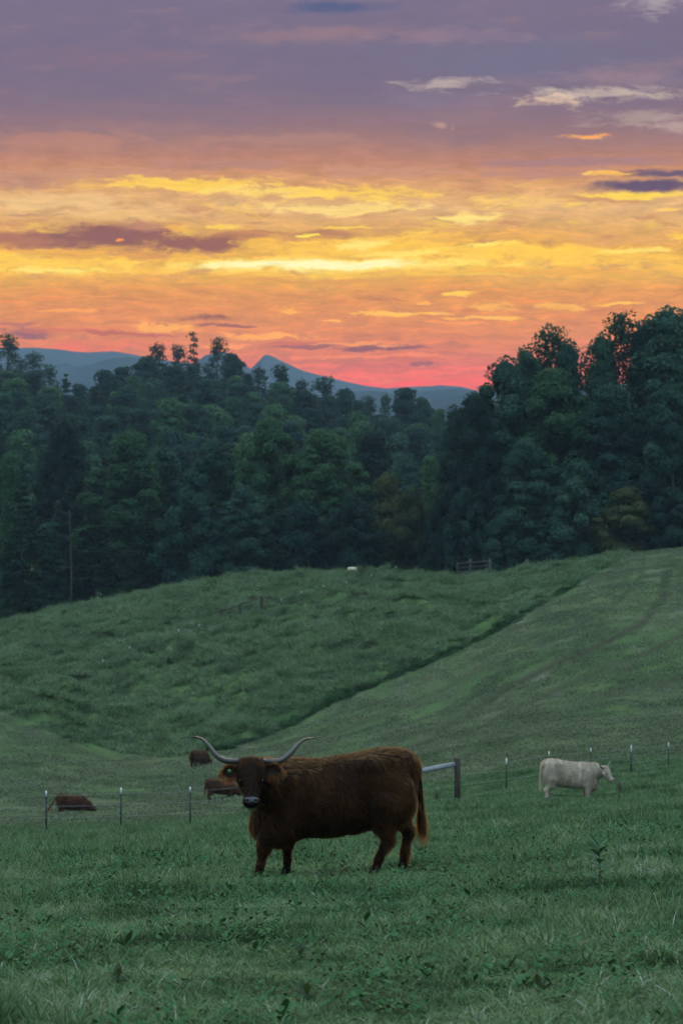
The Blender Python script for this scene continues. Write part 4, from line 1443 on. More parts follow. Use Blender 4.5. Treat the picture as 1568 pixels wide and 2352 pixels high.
def make_cow(cfg):
    rng = np.random.default_rng(cfg.get('seed', 1))
    h = cfg['voxel']
    poll = np.array(cfg['poll'], float)
    Lx = unit(np.array(cfg['L'], float))                   # poll -> muzzle
    Wx = np.array(cfg['Wd'], float)                        # across the face
    Wx = unit(Wx - Lx * np.dot(Wx, Lx))
    Nx = np.cross(Lx, Wx)
    if np.dot(Nx, np.array(cfg['N'], float)) < 0:
        Nx = -Nx
    HR = np.stack([Wx, Lx, Nx], 1)                         # columns: head axes

    def hp(w, l, n):
        return poll + HR @ np.array([w, l, n], float)
    leg_r = cfg.get('legs')

    def body(p):
        d = sd_ell(p, (.12, 0, .745), (.66, .345, .385))
        d = smin(d, sd_ell(p, (-.25, 0, .80), (.34, .255, .31)), .08)
        d = smin(d, sd_ell(p, (-.47, 0, .94), (.40, .30, .315)), .10)
        d = smin(d, sd_ell(p, (-.62, 0, 1.10), (.26, .21, .165)), .06)
        d = smin(d, sd_ell(p, (.40, 0, .76), (.40, .30, .385)), .10)
        d = smin(d, sd_ell(p, (.60, 0, .52), (.27, .21, .265)), .10)
        d = smin(d, sd_ell(p, (.15, 0, 1.02), (.55, .15, .115)), .08)
        d = smin(d, sd_ell(p, (-.22, 0, 1.05), (.42, .17, .145)), .10)
        d = smin(d, sd_ell(p, (-.28, 0, .60), (.28, .21, .16)), .10)
        for s in (1, -1):
            d = smin(d, sd_ell(p, (-.36, s * .205, 1.125), (.10, .055, .06)), .08)     # hip bones
            d = smin(d, sd_ell(p, (.44, s * .255, .74), (.17, .075, .30)), .05)          # shoulder blade
            d = smin(d, sd_ell(p, (-.58, s * .215, .76), (.235, .12, .30)), .05)
            d = smin(d, sd_ell(p, (-.80, s * .10, 1.06), (.07, .05, .06)), .05)          # thigh
        nb = np.array([.46, 0, .86])
        back = hp(0, .10, -.13)
        mid = (nb + back) / 2 + np.array(cfg.get('neck_bow', (.03, -.02, -.02)))
        d = smin(d, sd_cone(p, nb, mid, .30, .235), .08)
        d = smin(d, sd_cone(p, mid, back, .235, .155), .08)
        d = smin(d, sd_cone(p, (.62, 0, .60), mid + np.array([0, 0, -.14]), .19, .14), .08)
        for chain in cfg['legs']:
            for (a, b) in zip(chain[:-1], chain[1:]):
                d = smin(d, sd_cone(p, a[:3], b[:3], a[3], b[3]), .045)
        # head
        q = (p - poll) @ HR
        dh = sd_ell(q, (0, .09, -.085), (.128, .135, .115))
        dh = smin(dh, sd_ell(q, (0, .02, -.06), (.115, .06, .085)), .04)
        dh = smin(dh, sd_cone(q, (0, .12, -.06), (0, .38, -.055), .108, .072), .04)
        dh = smin(dh, sd_ell(q, (0, .425, -.055), (.088, .072, .078)), .035)
        dh = smin(dh, sd_cone(q, (0, .16, -.15), (0, .42, -.105), .085, .052), .05)
        for s in (1, -1):
            dh = smin(dh, sd_ell(q, (s * .065, .20, -.12), (.062, .11, .085)), .04)
            dh = smin(dh, sd_ell(q, (s * .098, .165, -.03), (.036, .045, .030)), .03)    # brow
            dh = smin(dh, sd_ell(q, (s * .052, .432, .005), (.03, .03, .026)), .02)       # nostril rim
            dh = np.maximum(dh, -sd_ell(q, (s * .05, .440, .034), (.016, .014, .02)))
            dh = np.maximum(dh, -sd_ell(q, (s * .118, .205, -.018), (.026, .022, .024)))    # eye socket
        return smin(d, dh, .06)
    lo = np.array(cfg.get('lo', (-1.05, -.5, -.14)))
    hi = np.array(cfg.get('hi', (1.35, .8, 1.5)))
    v, q = surface_nets(body, lo, hi, h)
    v = relax(v, q, 2, .4)
    # split the hide by face / body for the material
    bm_ = mesh_np('body', v, q, M[cfg['skin']], True)
    root = obj('cow', None, None, cfg['loc'], cfg['label'], 'cow', cfg.get('group'))
    root.rotation_euler = (0, cfg.get('pitch', 0), cfg['rz'])
    root.scale = (cfg.get('scale', 1),) * 3
    obj('body', bm_, root)
    # coat
    tri = np.concatenate([q[:, [0, 1, 2]], q[:, [0, 2, 3]]])
    A, B, C_ = v[tri[:, 0]], v[tri[:, 1]], v[tri[:, 2]]
    nn = np.cross(B - A, C_ - A)
    ar = np.linalg.norm(nn, axis=1)
    nf = cfg['fur']
    ti = rng.choice(len(tri), nf, p=ar / ar.sum())
    r1, r2 = rng.uniform(size=nf), rng.uniform(size=nf)
    fl = r1 + r2 > 1
    r1[fl], r2[fl] = 1 - r1[fl], 1 - r2[fl]
    P0 = A[ti] + (B[ti] - A[ti]) * r1[:, None] + (C_[ti] - A[ti]) * r2[:, None]
    N0 = unit(nn[ti])
    hq = (P0 - poll) @ HR
    on_head = (np.abs(hq[:, 0]) < .17) & (hq[:, 1] > -.1) & (hq[:, 1] < .52) & (hq[:, 2] > -.26) & (hq[:, 2] < .1)
    nose_area = on_head & (hq[:, 1] > .37) & (hq[:, 2] > -.03)
    wv = np.stack([vnoise(P0[:, 0] * 9, P0[:, 2] * 4 + P0[:, 1] * 7, 1), vnoise(P0[:, 0] * 9, P0[:, 2] * 4 - P0[:, 1] * 7, 2), vnoise(P0[:, 0] * 7, P0[:, 2] * 9, 3)], 1) - .5
    comb = np.array([-.45, 0, -1.0]) + wv * 1.5 + rng.normal(size=(nf, 3)) * .22
    top = N0[:, 2] > .75
    comb[top] = np.array([-1.0, 0, -.1]) + wv[top] * 1.2 + rng.normal(size=(top.sum(), 3)) * .3
    comb[on_head] = Lx + wv[on_head] * .8 + rng.normal(size=(on_head.sum(), 3)) * .3
    tang = unit(comb - N0 * np.sum(comb * N0, 1)[:, None])
    ln = .050 + .02 * rng.uniform(size=nf)
    ln = np.where((P0[:, 2] < .55) & (P0[:, 0] > .45) & ~on_head, .085, ln)
    ln = np.where((P0[:, 2] < .40), .055, ln)
    ln = np.where((P0[:, 2] < .25), .03, ln)
    ln = np.where((P0[:, 0] < -.75), .075, ln)
    ln = np.where(top & (P0[:, 2] > .95), .062, ln)
    ln = ln * (.6 + .9 * vnoise(P0[:, 0] * 11 + 3, P0[:, 2] * 8 + P0[:, 1] * 9, 5))
    ln = np.where(on_head, .026, ln * 1.25) * cfg.get('hair', 1.0)
    keep = ~nose_area & (P0[:, 2] > .1)
    P0, N0, tang, ln, on_head = P0[keep], N0[keep], tang[keep], ln[keep], on_head[keep]
    wd = cfg['hw'] * rng.uniform(.6, 1.3, len(P0))
    sv, sq = strands(P0 - N0 * .004, tang, N0, ln, wd, rng, .38, .15)
    obj('coat', mesh_np('coat', sv, sq, M[cfg['furm']]), root)
    # horns
    for s, pts in zip((1, -1), cfg['horns']):
        P_ = np.array([hp(*a) for a in pts])
        tt = np.linspace(0, 1, len(P_))
        ts = np.linspace(0, 1, 22)
        # smooth resample
        def cr(ax):
            out = []
            for t in ts:
                i = min(int(t * (len(P_) - 1)), len(P_) - 2)
                f = t * (len(P_) - 1) - i
                p0, p1, p2, p3 = P_[max(i - 1, 0), ax], P_[i, ax], P_[i + 1, ax], P_[min(i + 2, len(P_) - 1), ax]
                out.append(.5 * (2 * p1 + (p2 - p0) * f + (2 * p0 - 5 * p1 + 4 * p2 - p3) * f * f + (3 * p1 - p0 - 3 * p2 + p3) * f ** 3))
            return np.array(out)
        C3 = np.stack([cr(0), cr(1), cr(2)], 1)
        hr = cfg.get('horn_r', .030)
        rad = hr * np.interp(ts, [0, .12, .3, .55, .8, 1], [.92, 1.0, 1.04, .82, .42, .07])
        mb = MB()
        mb.tube(C3, rad, 12)
        me = mb.build('horn', M['horn'], True)
        al = np.concatenate([np.repeat(ts, 12), [0, 1]])
        at_ = me.attributes.new('along', 'FLOAT', 'POINT')
        at_.data.foreach_set('value', al.astype(np.float32))
        obj('horn', me, root)
    # ears: drooping leaf-shaped cups with a hair fringe
    for s, (b, tip, wdt) in zip((1, -1), cfg['ears']):
        b, tip = hp(*b), hp(*tip)
        ax = tip - b
        ll = np.linalg.norm(ax)
        ax = ax / ll
        upv = unit(-Lx - ax * np.dot(-Lx, ax))
        fwd = unit(np.cross(ax, upv))
        if np.dot(fwd, Nx) < 0:
            fwd = -fwd
        V, Q = [], []
        ks = 9
        for i in range(8):
            t = i / 7
            w = wdt * (.34 + .66 * math.sin(math.pi * min(t * .78 + .12, 1)) ** .9) * (1 if t < .85 else .72)
            if i == 7:
                w *= .45
            for j in range(ks):
                a = -1 + 2 * j / (ks - 1)
                V.append(b + ax * ll * t + upv * (a * w * .5 - .10 * wdt * t * t) - fwd * (.030 * (1 - a * a) * (1 - .3 * t)) + fwd * .01)
        for i in range(7):
            for j in range(ks - 1):
                Q.append((i * ks + j, i * ks + j + 1, (i + 1) * ks + j + 1, (i + 1) * ks + j))
        V = np.array(V)
        back = V - fwd * .008
        nV = len(V)
        Q2 = [tuple(nV + k for k in qq[::-1]) for qq in Q]
        rim = [i * ks for i in range(8)] + [7 * ks + j for j in range(1, ks)] + [i * ks + ks - 1 for i in range(6, -1, -1)]
        Q3 = [(rim[i], rim[i + 1], nV + rim[i + 1], nV + rim[i]) for i in range(len(rim) - 1)]
        me = mesh_np('ear', np.concatenate([V, back]), np.array(Q + Q2 + Q3), M[cfg['skin']], True)
        eo = obj('ear', me, root)
        ne = cfg.get('ear_hair', 900)
        ii = rng.choice(len(rim), ne)
        rp = V[np.array(rim)[ii]] + rng.normal(size=(ne, 3)) * .006
        cen = b + ax * ll * .45
        outd = unit(rp - cen)
        dd = unit(outd * .8 + ax * .35 + np.array([0, 0, -.75]) + rng.normal(size=(ne, 3)) * .28)
        low = np.clip(-(rp - cen) @ upv / (wdt * .5), -.3, 1)
        le = (.035 + .035 * np.clip(low, 0, 1)) * rng.uniform(.6, 1.3, ne) * cfg.get('hair', 1)
        s1 = strands(rp, dd, np.tile(fwd, (ne, 1)), le, np.full(ne, cfg['hw'] * .8), rng, .1, .3)
        nb2 = ne // 2
        fi = rng.choice(nV, nb2)
        bp = back[fi] - fwd * .002
        s2 = strands(bp, np.tile(unit(ax + np.array([0, 0, -.5])), (nb2, 1)) + rng.normal(size=(nb2, 3)) * .3, np.tile(-fwd, (nb2, 1)), np.full(nb2, .04), np.full(nb2, cfg['hw']), rng, .4, .2)
        obj('fringe', mesh_np('fringe', np.concatenate([s1[0], s2[0]]), np.concatenate([s1[1], s2[1] + len(s1[0])]), M[cfg.get('fringe', cfg['furm'])]), eo)
    # eyes, nose pad
    for s in (1, -1):
        ev, eq = surface_nets(lambda p: sd_ell(p, hp(s * .112, .205, -.030), (.017, .017, .017)), hp(s * .112, .205, -.026) - .03, hp(s * .112, .205, -.026) + .03, .005)
        obj('eye', mesh_np('eye', ev, eq, M['eye'], True), root)
        if cfg.get('lids'):
            mb = MB()
            pts = [hp(s * (.090 + .052 * t), .198 - .016 * math.sin(math.pi * t), -.004 - .03 * t) for t in np.linspace(0, 1, 7)]
            mb.tube(pts, .008, 6)
            obj('eyelid', mb.build('eyelid', M[cfg['skin']], True), root)

    def nose(p):
        qh = (p - poll) @ HR
        d = sd_ell(qh, (0, .428, .012), (.066, .042, .022))
        for s in (1, -1):
            d = smin(d, sd_ell(qh, (s * .05, .425, .008), (.026, .030, .026)), .015)
            d = np.maximum(d, -sd_ell(qh, (s * .046, .438, .034), (.015, .013, .02)))
        d = np.maximum(d, -sd_ell(qh, (0, .46, .036), (.005, .03, .006)))
        return d
    nc = hp(0, .43, .01)
    nv, nq = surface_nets(nose, nc - .11, nc + .11, .008 if h < .02 else .012)
    obj('nose', mesh_np('nose', nv, nq, M[cfg.get('nose', 'nose')], True), root)
    # forelock
    nfk = cfg.get('forelock', 0)
    if nfk:
        w = rng.uniform(-.125, .125, nfk)
        back_ = rng.uniform(-.09, .03, nfk)
        rp = poll + np.stack([w, -.028 + .9 * w ** 2 * 1.2 + rng.normal(size=nfk) * .012, back_ - .02], 1) @ HR.T
        cl = np.round(w / .022) * .022
        dirw = (cl - w) * 2.2 + .25 * w
        dh = np.stack([dirw, np.full(nfk, .75) + rng.normal(size=nfk) * .1, .55 + rng.normal(size=nfk) * .15], 1)
        dd = unit(dh) @ HR.T
        nr = np.tile(unit(Nx * .8 - Lx * .5), (nfk, 1))
        l_ = rng.uniform(.07, .15, nfk)
        fv, fq = strands(rp, dd, nr, l_, np.full(nfk, cfg['hw'] * .9), rng, .25, .75)
        obj('forelock', mesh_np('forelock', fv, fq, M[cfg.get('lock', cfg['furm'])]), root)
    # tail: dock and switch
    tb = np.array(cfg.get('tail', [(-.78, .02, 1.17), (-.865, .03, 1.04), (-.895, .06, .75), (-.905, .08, .55)]))
    mb = MB()
    mb.tube(tb, np.linspace(.045, .022, len(tb)), 8)
    to = obj('tail', mb.build('tail', M[cfg['skin']], True), root)
    nt = cfg.get('tail_hair', 1200)
    tpos = rng.uniform(0, 1, nt) ** .6
    rp = np.stack([np.interp(tpos, np.linspace(0, 1, len(tb)), tb[:, k]) for k in range(3)], 1) + rng.normal(size=(nt, 3)) * .016
    tdir = unit(tb[-1] - tb[-2])
    dd = unit(np.tile(tdir, (nt, 1)) + rng.normal(size=(nt, 3)) * .14 + np.array([0, 0, -.3]))
    le = np.where(tpos > .72, rng.uniform(.16, .34, nt), rng.uniform(.04, .08, nt))
    nr = unit(rng.normal(size=(nt, 3)))
    tv, tq = strands(rp, dd, nr, le, np.full(nt, cfg['hw'] * 1.1), rng, .12, .3)
    obj('switch', mesh_np('switch', tv, tq, M[cfg['furm']]), to)
    # hooves
    for ch in cfg['legs']:
        e = np.array(ch[-1][:3])
        mb = MB()
        for s in (-1, 1):
            mb.tube([e + (.012, s * .024, .03), e + (.03, s * .026, -.03), e + (.036, s * .027, -.052)], [.030, .036, .037], 8)
        obj('hoof', mb.build('hoof', M['hoof'], True), root)
    return root


STAND = [
    [(.50, .15, .55, .135), (.47, .165, .32, .082), (.46, .165, .27, .062), (.455, .165, .12, .044), (.46, .165, .05, .048)],
    [(.52, -.15, .55, .135), (.53, -.165, .32, .082), (.53, -.165, .27, .062), (.53, -.165, .12, .044), (.535, -.165, .05, .048)],
    [(-.55, .19, .66, .19), (-.52, .19, .50, .125), (-.66, .18, .34, .070), (-.63, .18, .14, .046), (-.62, .18, .05, .05)],
    [(-.55, -.19, .66, .19), (-.56, -.19, .50, .125), (-.72, -.18, .34, .070), (-.70, -.18, .14, .046), (-.69, -.18, .05, .05)]]

# --- the big dark red cow, head turned to the camera (local +X is forward, +Y is its left)
ZH = 1.185
main_legs = [
    [(.62, .15, .50, .15), (.72, .17, .34, .080), (.745, .175, .26, .058), (.775, .18, .09, .039), (.80, .18, -.045, .046)],
    [(.52, -.14, .50, .14), (.485, -.16, .34, .076), (.48, -.165, .26, .055), (.475, -.165, .10, .038), (.48, -.165, -.02, .046)],
    [(-.52, .19, .70, .20), (-.50, .19, .52, .122), (-.55, .185, .35, .062), (-.45, .185, .15, .040), (-.405, .185, .005, .048)],
    [(-.62, -.19, .70, .20), (-.68, -.18, .55, .122), (-.80, -.175, .38, .060), (-.755, -.175, .16, .039), (-.74, -.175, .02, .046)]]
gx = (784 - 784) / F
cow_u, cow_d = 767.0, 25.0
cb_ = at(cow_u, cow_d)
tl_ = math.radians(24)
big = make_cow(dict(
    seed=2, voxel=.0155, loc=(cb_[0], cb_[1], cb_[2] + .082), rz=math.pi + math.radians(5), pitch=0,
    poll=(.875, .36, 1.20), L=(0.015, math.sin(tl_), -math.cos(tl_)), Wd=(1, 0, 0), N=(0, 1, .3), neck_bow=(.02, -.05, -.03),
    legs=main_legs, skin='red_skin', furm='red_fur', fur=52000, hw=.0042, forelock=1500, ear_hair=1100, tail_hair=1500, lids=True,
    label='big dark red cow with wide upswept horns standing side-on and facing the camera',
    horns=[[(.10, -.005, -.06), (.165, .0, -.055), (.275, -.005, -.03), (.365, -.055, .0), (.440, -.155, .02), (.530, -.228, .02), (.660, -.245, .0)],
           [(-.10, -.005, -.06), (-.165, .0, -.055), (-.295, .0, -.03), (-.388, -.062, .0), (-.480, -.165, .02), (-.568, -.22, .02), (-.692, -.232, .0)]],
    ears=[((.125, .085, -.07), (.305, .125, -.035), .135), ((-.120, .085, -.06), (-.310, .100, .0), .135)], fringe='ear_fringe', lock='forelock'))
# green tag in one ear
HRm = None
tg = MB()
tg.box((0, 0, 0), (.030, .006, .034))
tag_o = obj('ear_tag', tg.build('ear_tag', M['tag']), big, (.875 + .225, .36 + .045, 1.20 - .105), label='small green ear tag')
# grass hanging from its mouth
mbg = MB()
rgm = np.random.default_rng(4)
for i in range(16):
    p0 = np.array([.875 + rgm.uniform(-.05, .09),   .36 + .44 * math.sin(tl_) - .02, 1.20 - .45])
    mbg.tube([p0, p0 + rgm.normal(size=3) * .012 + (.012, .01, -.025), p0 + rgm.normal(size=3) * .02 + (.02, .01, -.05)], [.003, .003, .001], 4, cap=False)
obj('chewed_grass', mbg.build('chewed_grass', M['weed']), big, label='blades of grass hanging from its mouth')

# --- the white cow near the fence
wb = at(1310, 77)
make_cow(dict(
    seed=3, voxel=.024, loc=(wb[0], wb[1], wb[2] - .02), rz=math.radians(-4), pitch=0, scale=1.05,
    poll=(1.06, -.10, 1.04), L=(.50, -.18, -.85), Wd=(.42, .90, 0), N=(.8, -.4, .5), neck_bow=(.0, .02, .03),
    legs=STAND, skin='white_skin', furm='white_fur', fur=16000, hw=.009, forelock=300, ear_hair=250, tail_hair=400, hair=.8, nose='nose_pale',
    label='cream white cow standing in profile in front of the wire fence', lo=(-1.05, -.75, -.08), hi=(1.75, .6, 1.5),
    horns=[[(.10, 0, -.05), (.16, -.01, -.04), (.27, -.02, -.02), (.36, -.06, .02), (.44, -.13, .05), (.50, -.19, .05)],
           [(-.10, 0, -.05), (-.16, -.01, -.04), (-.25, -.05, -.02), (-.30, -.12, .0), (-.34, -.20, .03), (-.36, -.27, .05)]],
    ears=[((.125, .085, -.07), (.28, .12, -.06), .12), ((-.125, .085, -.07), (-.28, .12, -.06), .12)]))

# --- brown cows grazing in the hollow beyond the fence
GRAZE = dict(voxel=.034, skin='brown_skin', furm='brown_fur', fur=9000, hw=.016, ear_hair=150, tail_hair=200, forelock=150, hair=1.1, legs=STAND,
             poll=(1.22, .02, .50), L=(.35, .05, -.93), Wd=(0, 1, 0), N=(.9, 0, .35), neck_bow=(.02, 0, .05), lo=(-1.05, -.5, -.1), hi=(1.65, .55, 1.5),
             horns=[[(.10, 0, -.05), (.16, -.01, -.04), (.27, -.02, -.02), (.36, -.08, .02), (.42, -.16, .04), (.48, -.2, .04)],
                    [(-.10, 0, -.05), (-.16, -.01, -.04), (-.27, -.02, -.02), (-.36, -.08, .02), (-.42, -.16, .04), (-.48, -.2, .04)]],
             ears=[((.125, .085, -.07), (.28, .12, -.06), .12), ((-.125, .085, -.07), (-.28, .12, -.06), .12)], group='brown cows grazing in the hollow')
for (u, dd_, rz, lb, kw) in [
        (164, 130, math.radians(6), 'reddish brown cow grazing behind the fence, between the two posts at far left', dict(tail=[(-.80, .02, 1.16), (-.92, .0, 1.0), (-1.05, -.03, .72), (-1.22, -.05, .52)])),
        (506, 137, math.radians(12), 'brown cow grazing just left of the big cow\'s muzzle', {}),
        (457, 168, math.radians(58), 'small distant brown cow standing below the big cow\'s horn', {})]:
    p = at(u, dd_)
    c = dict(GRAZE)
    c.update(kw)
    c.update(loc=(p[0], p[1], p[2] - (.3 if u < 200 else .1)), rz=rz, label=lb, seed=int(u))
    make_cow(c)
# ------------------------------------------------------------------ wire fence
def t_post(mb, base, top):
    x, y = base[0], base[1]
    z0, z1 = base[2] - .35, top
    mb.box((x, y, (z0 + z1) / 2), (.052, .010, z1 - z0))
    mb.box((x, y - .0215, (z0 + z1) / 2), (.009, .034, z1 - z0))


def fence(posts, tips, wires, label, wood=(), rails=(), wr=.006, extra=()):
    o = obj('wire_fence', None, None, posts[len(posts) // 2][:3], label, 'fence')
    org = np.array(posts[len(posts) // 2][:3])
    tops = []
    for (x, y, z, zt, tip) in posts:
        mb = MB()
        t_post(mb, (x - org[0], y - org[1], z - org[2]), zt - tip - org[2])
        po = obj('post', mb.build('post', M['steel']), o)
        mb = MB()
        mb.box((x - org[0], y - org[1] - .003, zt - tip / 2 - org[2]), (.046, .014, tip - .002))
        mb.box((x - org[0], y - org[1] - .0275, zt - tip / 2 - org[2]), (.013, .034, tip - .002))
        obj('tip', mb.build('tip', M['white_paint']), po, label='white painted top')
    allp = sorted(list(posts) + [(w[0], w[1], w[2], w[3], 0) for w in wood] + list(extra), key=lambda p: p[0])
    for fr in wires:
        mb = MB()
        pts = []
        for i, p in enumerate(allp):
            zz = p[3] - (p[3] - p[2]) * fr
            pts.append(np.array([p[0], p[1] - .05, zz]) - org)
            if i + 1 < len(allp):
                p2 = allp[i + 1]
                z2 = p2[3] - (p2[3] - p2[2]) * fr
                pts.append(np.array([(p[0] + p2[0]) / 2, (p[1] + p2[1]) / 2 - .05, (zz + z2) / 2 - .015]) - org)
        mb.tube(pts, wr, 5)
        obj('wire', mb.build('wire', M['wire']), o)
    for (x, y, z, zt, r) in wood:
        mb = MB()
        mb.tube([np.array([x, y, z - .4]) - org, np.array([x + .01, y, (z + zt) / 2]) - org, np.array([x, y, zt - .02]) - org, np.array([x, y, zt]) - org], [r * 1.05, r, r, r * .9], 14)
        obj('wooden_post', mb.build('wooden_post', M['wood'], False), o)
    for (a, b, r, m) in rails:
        mb = MB()
        a, b = np.array(a) - org, np.array(b) - org
        mb.tube([a, a * .67 + b * .33, a * .33 + b * .67, b], [r * 1.05, r, r * .98, r * .92], 12)
        obj('brace_rail', mb.build('brace_rail', M[m], True), o)
    return o


def top_z(y, d):
    return (1100 - y) / F * d


pl = []
for (u, d, yt, tip) in [(-70, 71.5, 1824, .17), (105, 73, 1818, .17), (277, 75, 1811, .19), (436, 77.5, 1809, .15)]:
    b = at(u, d)
    pl.append((b[0], b[1], b[2], top_z(yt, d), tip))
wl = []
for (u, d, yt, r) in [(872, 81.5, 1768, .10), (1050, 83.5, 1742, .11)]:
    b = at(u, d)
    wl.append((b[0], b[1], b[2], top_z(yt, d), r))
for (u, d, yt, tip) in [(1163, 90, 1743, .25), (1261, 93, 1727, .17), (1357, 96, 1720, .15), (1450, 98.5, 1713, .27), (1536, 101, 1707, .21), (1625, 104, 1700, .2)]:
    b = at(u, d)
    pl.append((b[0], b[1], b[2], top_z(yt, d), tip))
ra = np.array([wl[0][0] + .08, wl[0][1], top_z(1790, 81.5)])
rb = np.array([wl[1][0] - .085, wl[1][1], top_z(1757, 83.5)])
fence(pl, None, (.11, .35, .60, .87), 'wire fence with white-tipped metal posts crossing behind the big cow', wl, [(ra, rb, .095, 'rail')], wr=.0042)

# fence on the far hillside, half sunk in the meadow grass
pf = []
for (u, y) in [(236, 1531), (297, 1509), (357, 1489), (410, 1470), (457, 1455), (645, 1396), (691, 1382), (743, 1368), (795, 1353), (853, 1336), (909, 1322)]:
    d = d_at(u, y + 12)
    b = at(u, d)
    pf.append((b[0], b[1], b[2], max(top_z(y, d), b[2] + 1.0), .26))
wf = []
for (u, y, yt) in [(506, 1440, 1423), (551, 1424, 1408), (600, 1410, 1397)]:
    d = d_at(u, y)
    b = at(u, d)
    wf.append((b[0], b[1], b[2], max(top_z(yt - 2, d), b[2] + 1.5), .12))
rl = [((wf[i][0], wf[i][1] - .1, wf[i][3] - .12), (wf[i + 1][0], wf[i + 1][1] - .1, wf[i + 1][3] - .12), .07, 'wood') for i in range(2)]
fence(pf, None, (.2, .5), 'distant fence with a brown wooden brace on the far meadow hillside', wf, rl, wr=.003)


# ------------------------------------------------------------------ wooden gate at the crest
def gate():
    d = 276.0
    P = {}
    for k, u, yt in (('a', 1050, 1291), ('b', 1080, 1284), ('c', 1124, 1284)):
        b = at(u, d)
        P[k] = (b[0], b[1], b[2], max(top_z(yt, d), b[2] + 1.95))
    org = np.array(P['b'][:3])
    o = obj('farm_gate', None, None, org, 'brown wooden rail gate at the corner of the right-hand wood', 'gate')
    for k in 'abc':
        x, y, z, zt = P[k]
        mb = MB()
        w = .26 if k != 'a' else .14
        mb.box((x - org[0], y - org[1], (z - .5 + zt) / 2 - org[2]), (w, w, zt - z + .5))
        obj('gate_post', mb.build('gate_post', M['grey_wood']), o)
    for (k1, k2) in (('a', 'b'), ('b', 'c')):
        p1, p2 = P[k1], P[k2]
        for i in range(5):
            f = .10 + i * .19
            z1 = p1[3] - (p1[3] - p1[2]) * f - (.0 if k1 == 'a' else .12 * (1 - i / 4))
            z2 = p2[3] - (p2[3] - p2[2]) * f
            mb = MB()
            a = np.array([p1[0], p1[1] - .15, z1]) - org
            b = np.array([p2[0], p2[1] - .15, z2]) - org
            mb.tube([a, (a + b) / 2, b], .055 if i else .075, 6)
            obj('gate_rail', mb.build('gate_rail', M['grey_wood']), o)


gate()
b = at(1210, 281.0)
org = b
o = obj('brace_post', None, None, b, 'lone wooden fence post with a slanting brace at the field edge', 'post')
mb = MB()
zt = max(top_z(1284, 281.0) - b[2], 1.2)
mb.box((0, 0, zt / 2 - .25), (.26, .26, zt + .5))
obj('wooden_post', mb.build('wooden_post', M['grey_wood']), o)
mb = MB()
mb.tube([(-.95, -.05, zt * .30), (-.5, -.05, zt * .6), (-.08, -.05, zt * .88)], .075, 8)
obj('brace', mb.build('brace', M['grey_wood'], True), o)

# pale straw bale peeping over the crest
bb = at(809, 287.5)
mb = MB()
prof = []
rgb_ = np.random.default_rng(6)
zc = top_z(1302.5, 287.5) - bb[2]
mb.tube([(-.55, 0, zc - .42), (-.50, 0, zc - .42), (-.2, 0, zc - .44), (.2, 0, zc - .41), (.48, 0, zc - .47), (.55, 0, zc - .47)], [.34, .40, .44, .43, .40, .33], 18)
obj('straw_bale', mb.build('straw_bale', M['straw'], False), None, bb, 'pale straw bale just showing over the meadow crest', 'bale')


# ------------------------------------------------------------------ weeds in the pasture
def tall_weed(u, d, hgt, nl, ll, wf, seed, label, mat='weed', lean=0.0, group=None, name='weed', twigs=False):
    rng = np.random.default_rng(seed)
    b = at(u, d)
    o = obj(name, None, None, b, label, 'weed', group)
    mb = MB()
    pts = [np.array([lean * hgt * t * t + .01 * math.sin(3 * t), .01 * t, hgt * t - .03]) for t in np.linspace(0, 1, 6)]
    mb.tube(pts, np.linspace(.0065, .003, 6) * (1 if hgt > .3 else .7), 6)
    tips = []
    if twigs:
        for k in range(7):
            t = rng.uniform(.15, .8)
            p = np.array([np.interp(t, np.linspace(0, 1, 6), [q[i] for q in pts]) for i in range(3)])
            a = rng.uniform(-.6, .6) + (0 if rng.uniform() < .75 else math.pi)
            e = p + np.array([math.cos(a) * hgt * .38, math.sin(a) * .1, hgt * rng.uniform(.18, .4)])
            mb.tube([p, (p + e) / 2 + (0, 0, .02), e], [.005, .004, .002], 5, cap=False)
            tips.append(e)
    obj('stem', mb.build('stem', M['stalk' if twigs else mat], True), o)
    pos = [(t, None) for t in np.linspace(.12, .98, nl)] + [(None, e) for e in tips for _ in range(3)]
    for i, (t, e) in enumerate(pos):
        m2 = MB()
        if e is None:
            p = np.array([np.interp(t, np.linspace(0, 1, 6), [q[i2] for q in pts]) for i2 in range(3)])
            a = (i // 2) * 1.3 + (i % 2) * math.pi + rng.normal() * .25
            l_ = ll * (1.15 - .35 * abs(t - .55)) * rng.uniform(.85, 1.15)
            up = .25 + .95 * t ** 2
        else:
            p, a, l_, up = e + rng.normal(size=3) * .015, rng.uniform(0, 6.28), ll * .7, .3
        leaf_blade(m2, p, a, l_, wf, up, rng.uniform(.15, .5))
        obj('leaf', m2.build('leaf', M[mat], True), o)
    return o


tall_weed(1376, 20.8, .40, 22, .165, .40, 1, 'upright leafy milkweed standing alone in the right foreground', 'milkweed')
tall_weed(770, 23.6, .26, 5, .07, .4, 2, 'dark twiggy weed in front of the big cow\'s belly', 'weed_dark', .35, twigs=True)
tall_weed(505, 18.0, .08, 10, .13, .36, 3, 'broad-leaved weed low at the bottom left of centre')
tall_weed(582, 16.2, .07, 9, .12, .38, 8, 'broad-leaved weed below the big cow\'s front legs')
tall_weed(832, 17.0, .20, 9, .10, .45, 9, 'slender weed right below the twiggy one', lean=.1)
tall_weed(700, 13.4, .10, 14, .11, .36, 10, 'dark clump of leaves at the bottom edge below the cow', 'weed_dark', .1)
tall_weed(1240, 13.6, .10, 14, .11, .36, 11, 'dark leafy weed near the bottom edge, right of centre', 'weed_dark', -.1)
tall_weed(265, 14.2, .09, 14, .11, .36, 12, 'dark leafy weed near the bottom left corner', 'weed_dark', .05)
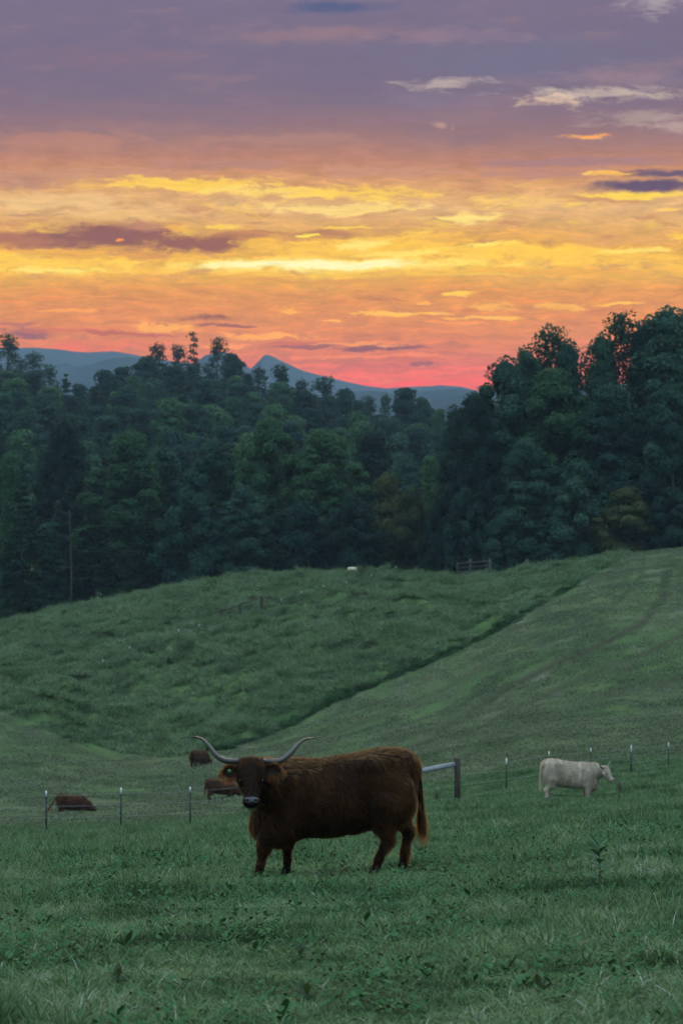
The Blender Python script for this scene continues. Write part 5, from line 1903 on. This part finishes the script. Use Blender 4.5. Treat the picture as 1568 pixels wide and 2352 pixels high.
for k, (u, d, hh) in enumerate([(700, 62, .95), (672, 60, .7), (1000, 74, .6), (1420, 66, .6), (745, 66, .8)]):
    b = at(u, d)
    lb = ['dry brown seed stalk sticking up behind the big cow\'s shoulder', 'dry brown stalk left of the fence post nearest the big cow', 'dry stalk by the wooden brace post', 'dry brown stalk in front of the white cow\'s head', 'short dry stalk behind the big cow\'s back'][k]
    if u in (700, 745):
        continue
    o = obj('dry_stalk', None, None, b, lb, 'weed')
    rgs = np.random.default_rng(50 + k)
    mb = MB()
    mb.tube([(0, 0, -.1), (.02, 0, hh * .5), (.05, 0, hh)], [.010, .008, .004], 5)
    obj('stem', mb.build('stem', M['stalk'], True), o)
    mb = MB()
    for i in range(40):
        p = np.array([.05 * rgs.uniform(.6, 1), 0, hh * rgs.uniform(.55, 1)])
        e = p + rgs.normal(size=3) * (.07, .07, .05)
        mb.tube([p, e], [.004, .010], 4)
    obj('seed_head', mb.build('seed_head', M['stalk']), o)
rw = random.Random(21)
for k in range(150):
    d = rw.uniform(12.3, 60)
    u = rw.uniform(10, 1560)
    if 540 < u < 1000 and 22 < d < 27:
        continue
    place = 'near the bottom edge' if d < 15.5 else 'below the big cow' if d < 22 else 'level with the big cow' if d < 32 else 'between the big cow and the fence'
    side = 'left' if u < 520 else 'right' if u > 1040 else 'middle'
    tall_weed(u, d, rw.uniform(.03, .10) if (rw.random() < .9 or d < 18) else rw.uniform(.13, .24), rw.randint(6, 11), rw.uniform(.08, .16), rw.uniform(.28, .46), 100 + k,
              'small broad-leaved weed in the pasture %s, %s part' % (place, side), rw.choice(['weed', 'weed', 'weed', 'weed_dark']), rw.uniform(-.2, .2), 'low weeds scattered in the pasture')

# ------------------------------------------------------------------ haze
mh, th_ = new_mat('haze')
pv = th_.new('ShaderNodeVolumePrincipled')
pv.inputs['Color'].default_value = (.56, .78, .98, 1)
pv.inputs['Density'].default_value = HAZE_RHO
pv.inputs['Density Attribute'].default_value = ''
pv.inputs['Anisotropy'].default_value = 0.0
ho = th_.new('ShaderNodeOutputMaterial')
th_.l.new(pv.outputs[0], ho.inputs['Volume'])
try:
    mh.cycles.homogeneous_volume = True
except Exception:
    pass
mb = MB()
mb.box((0, 0, (HAZE_TOP - 95) / 2), (7500, 7500, HAZE_TOP + 95))
obj('haze', mb.build('haze', mh), kind='stuff', label='thin blue evening haze filling the valley air')
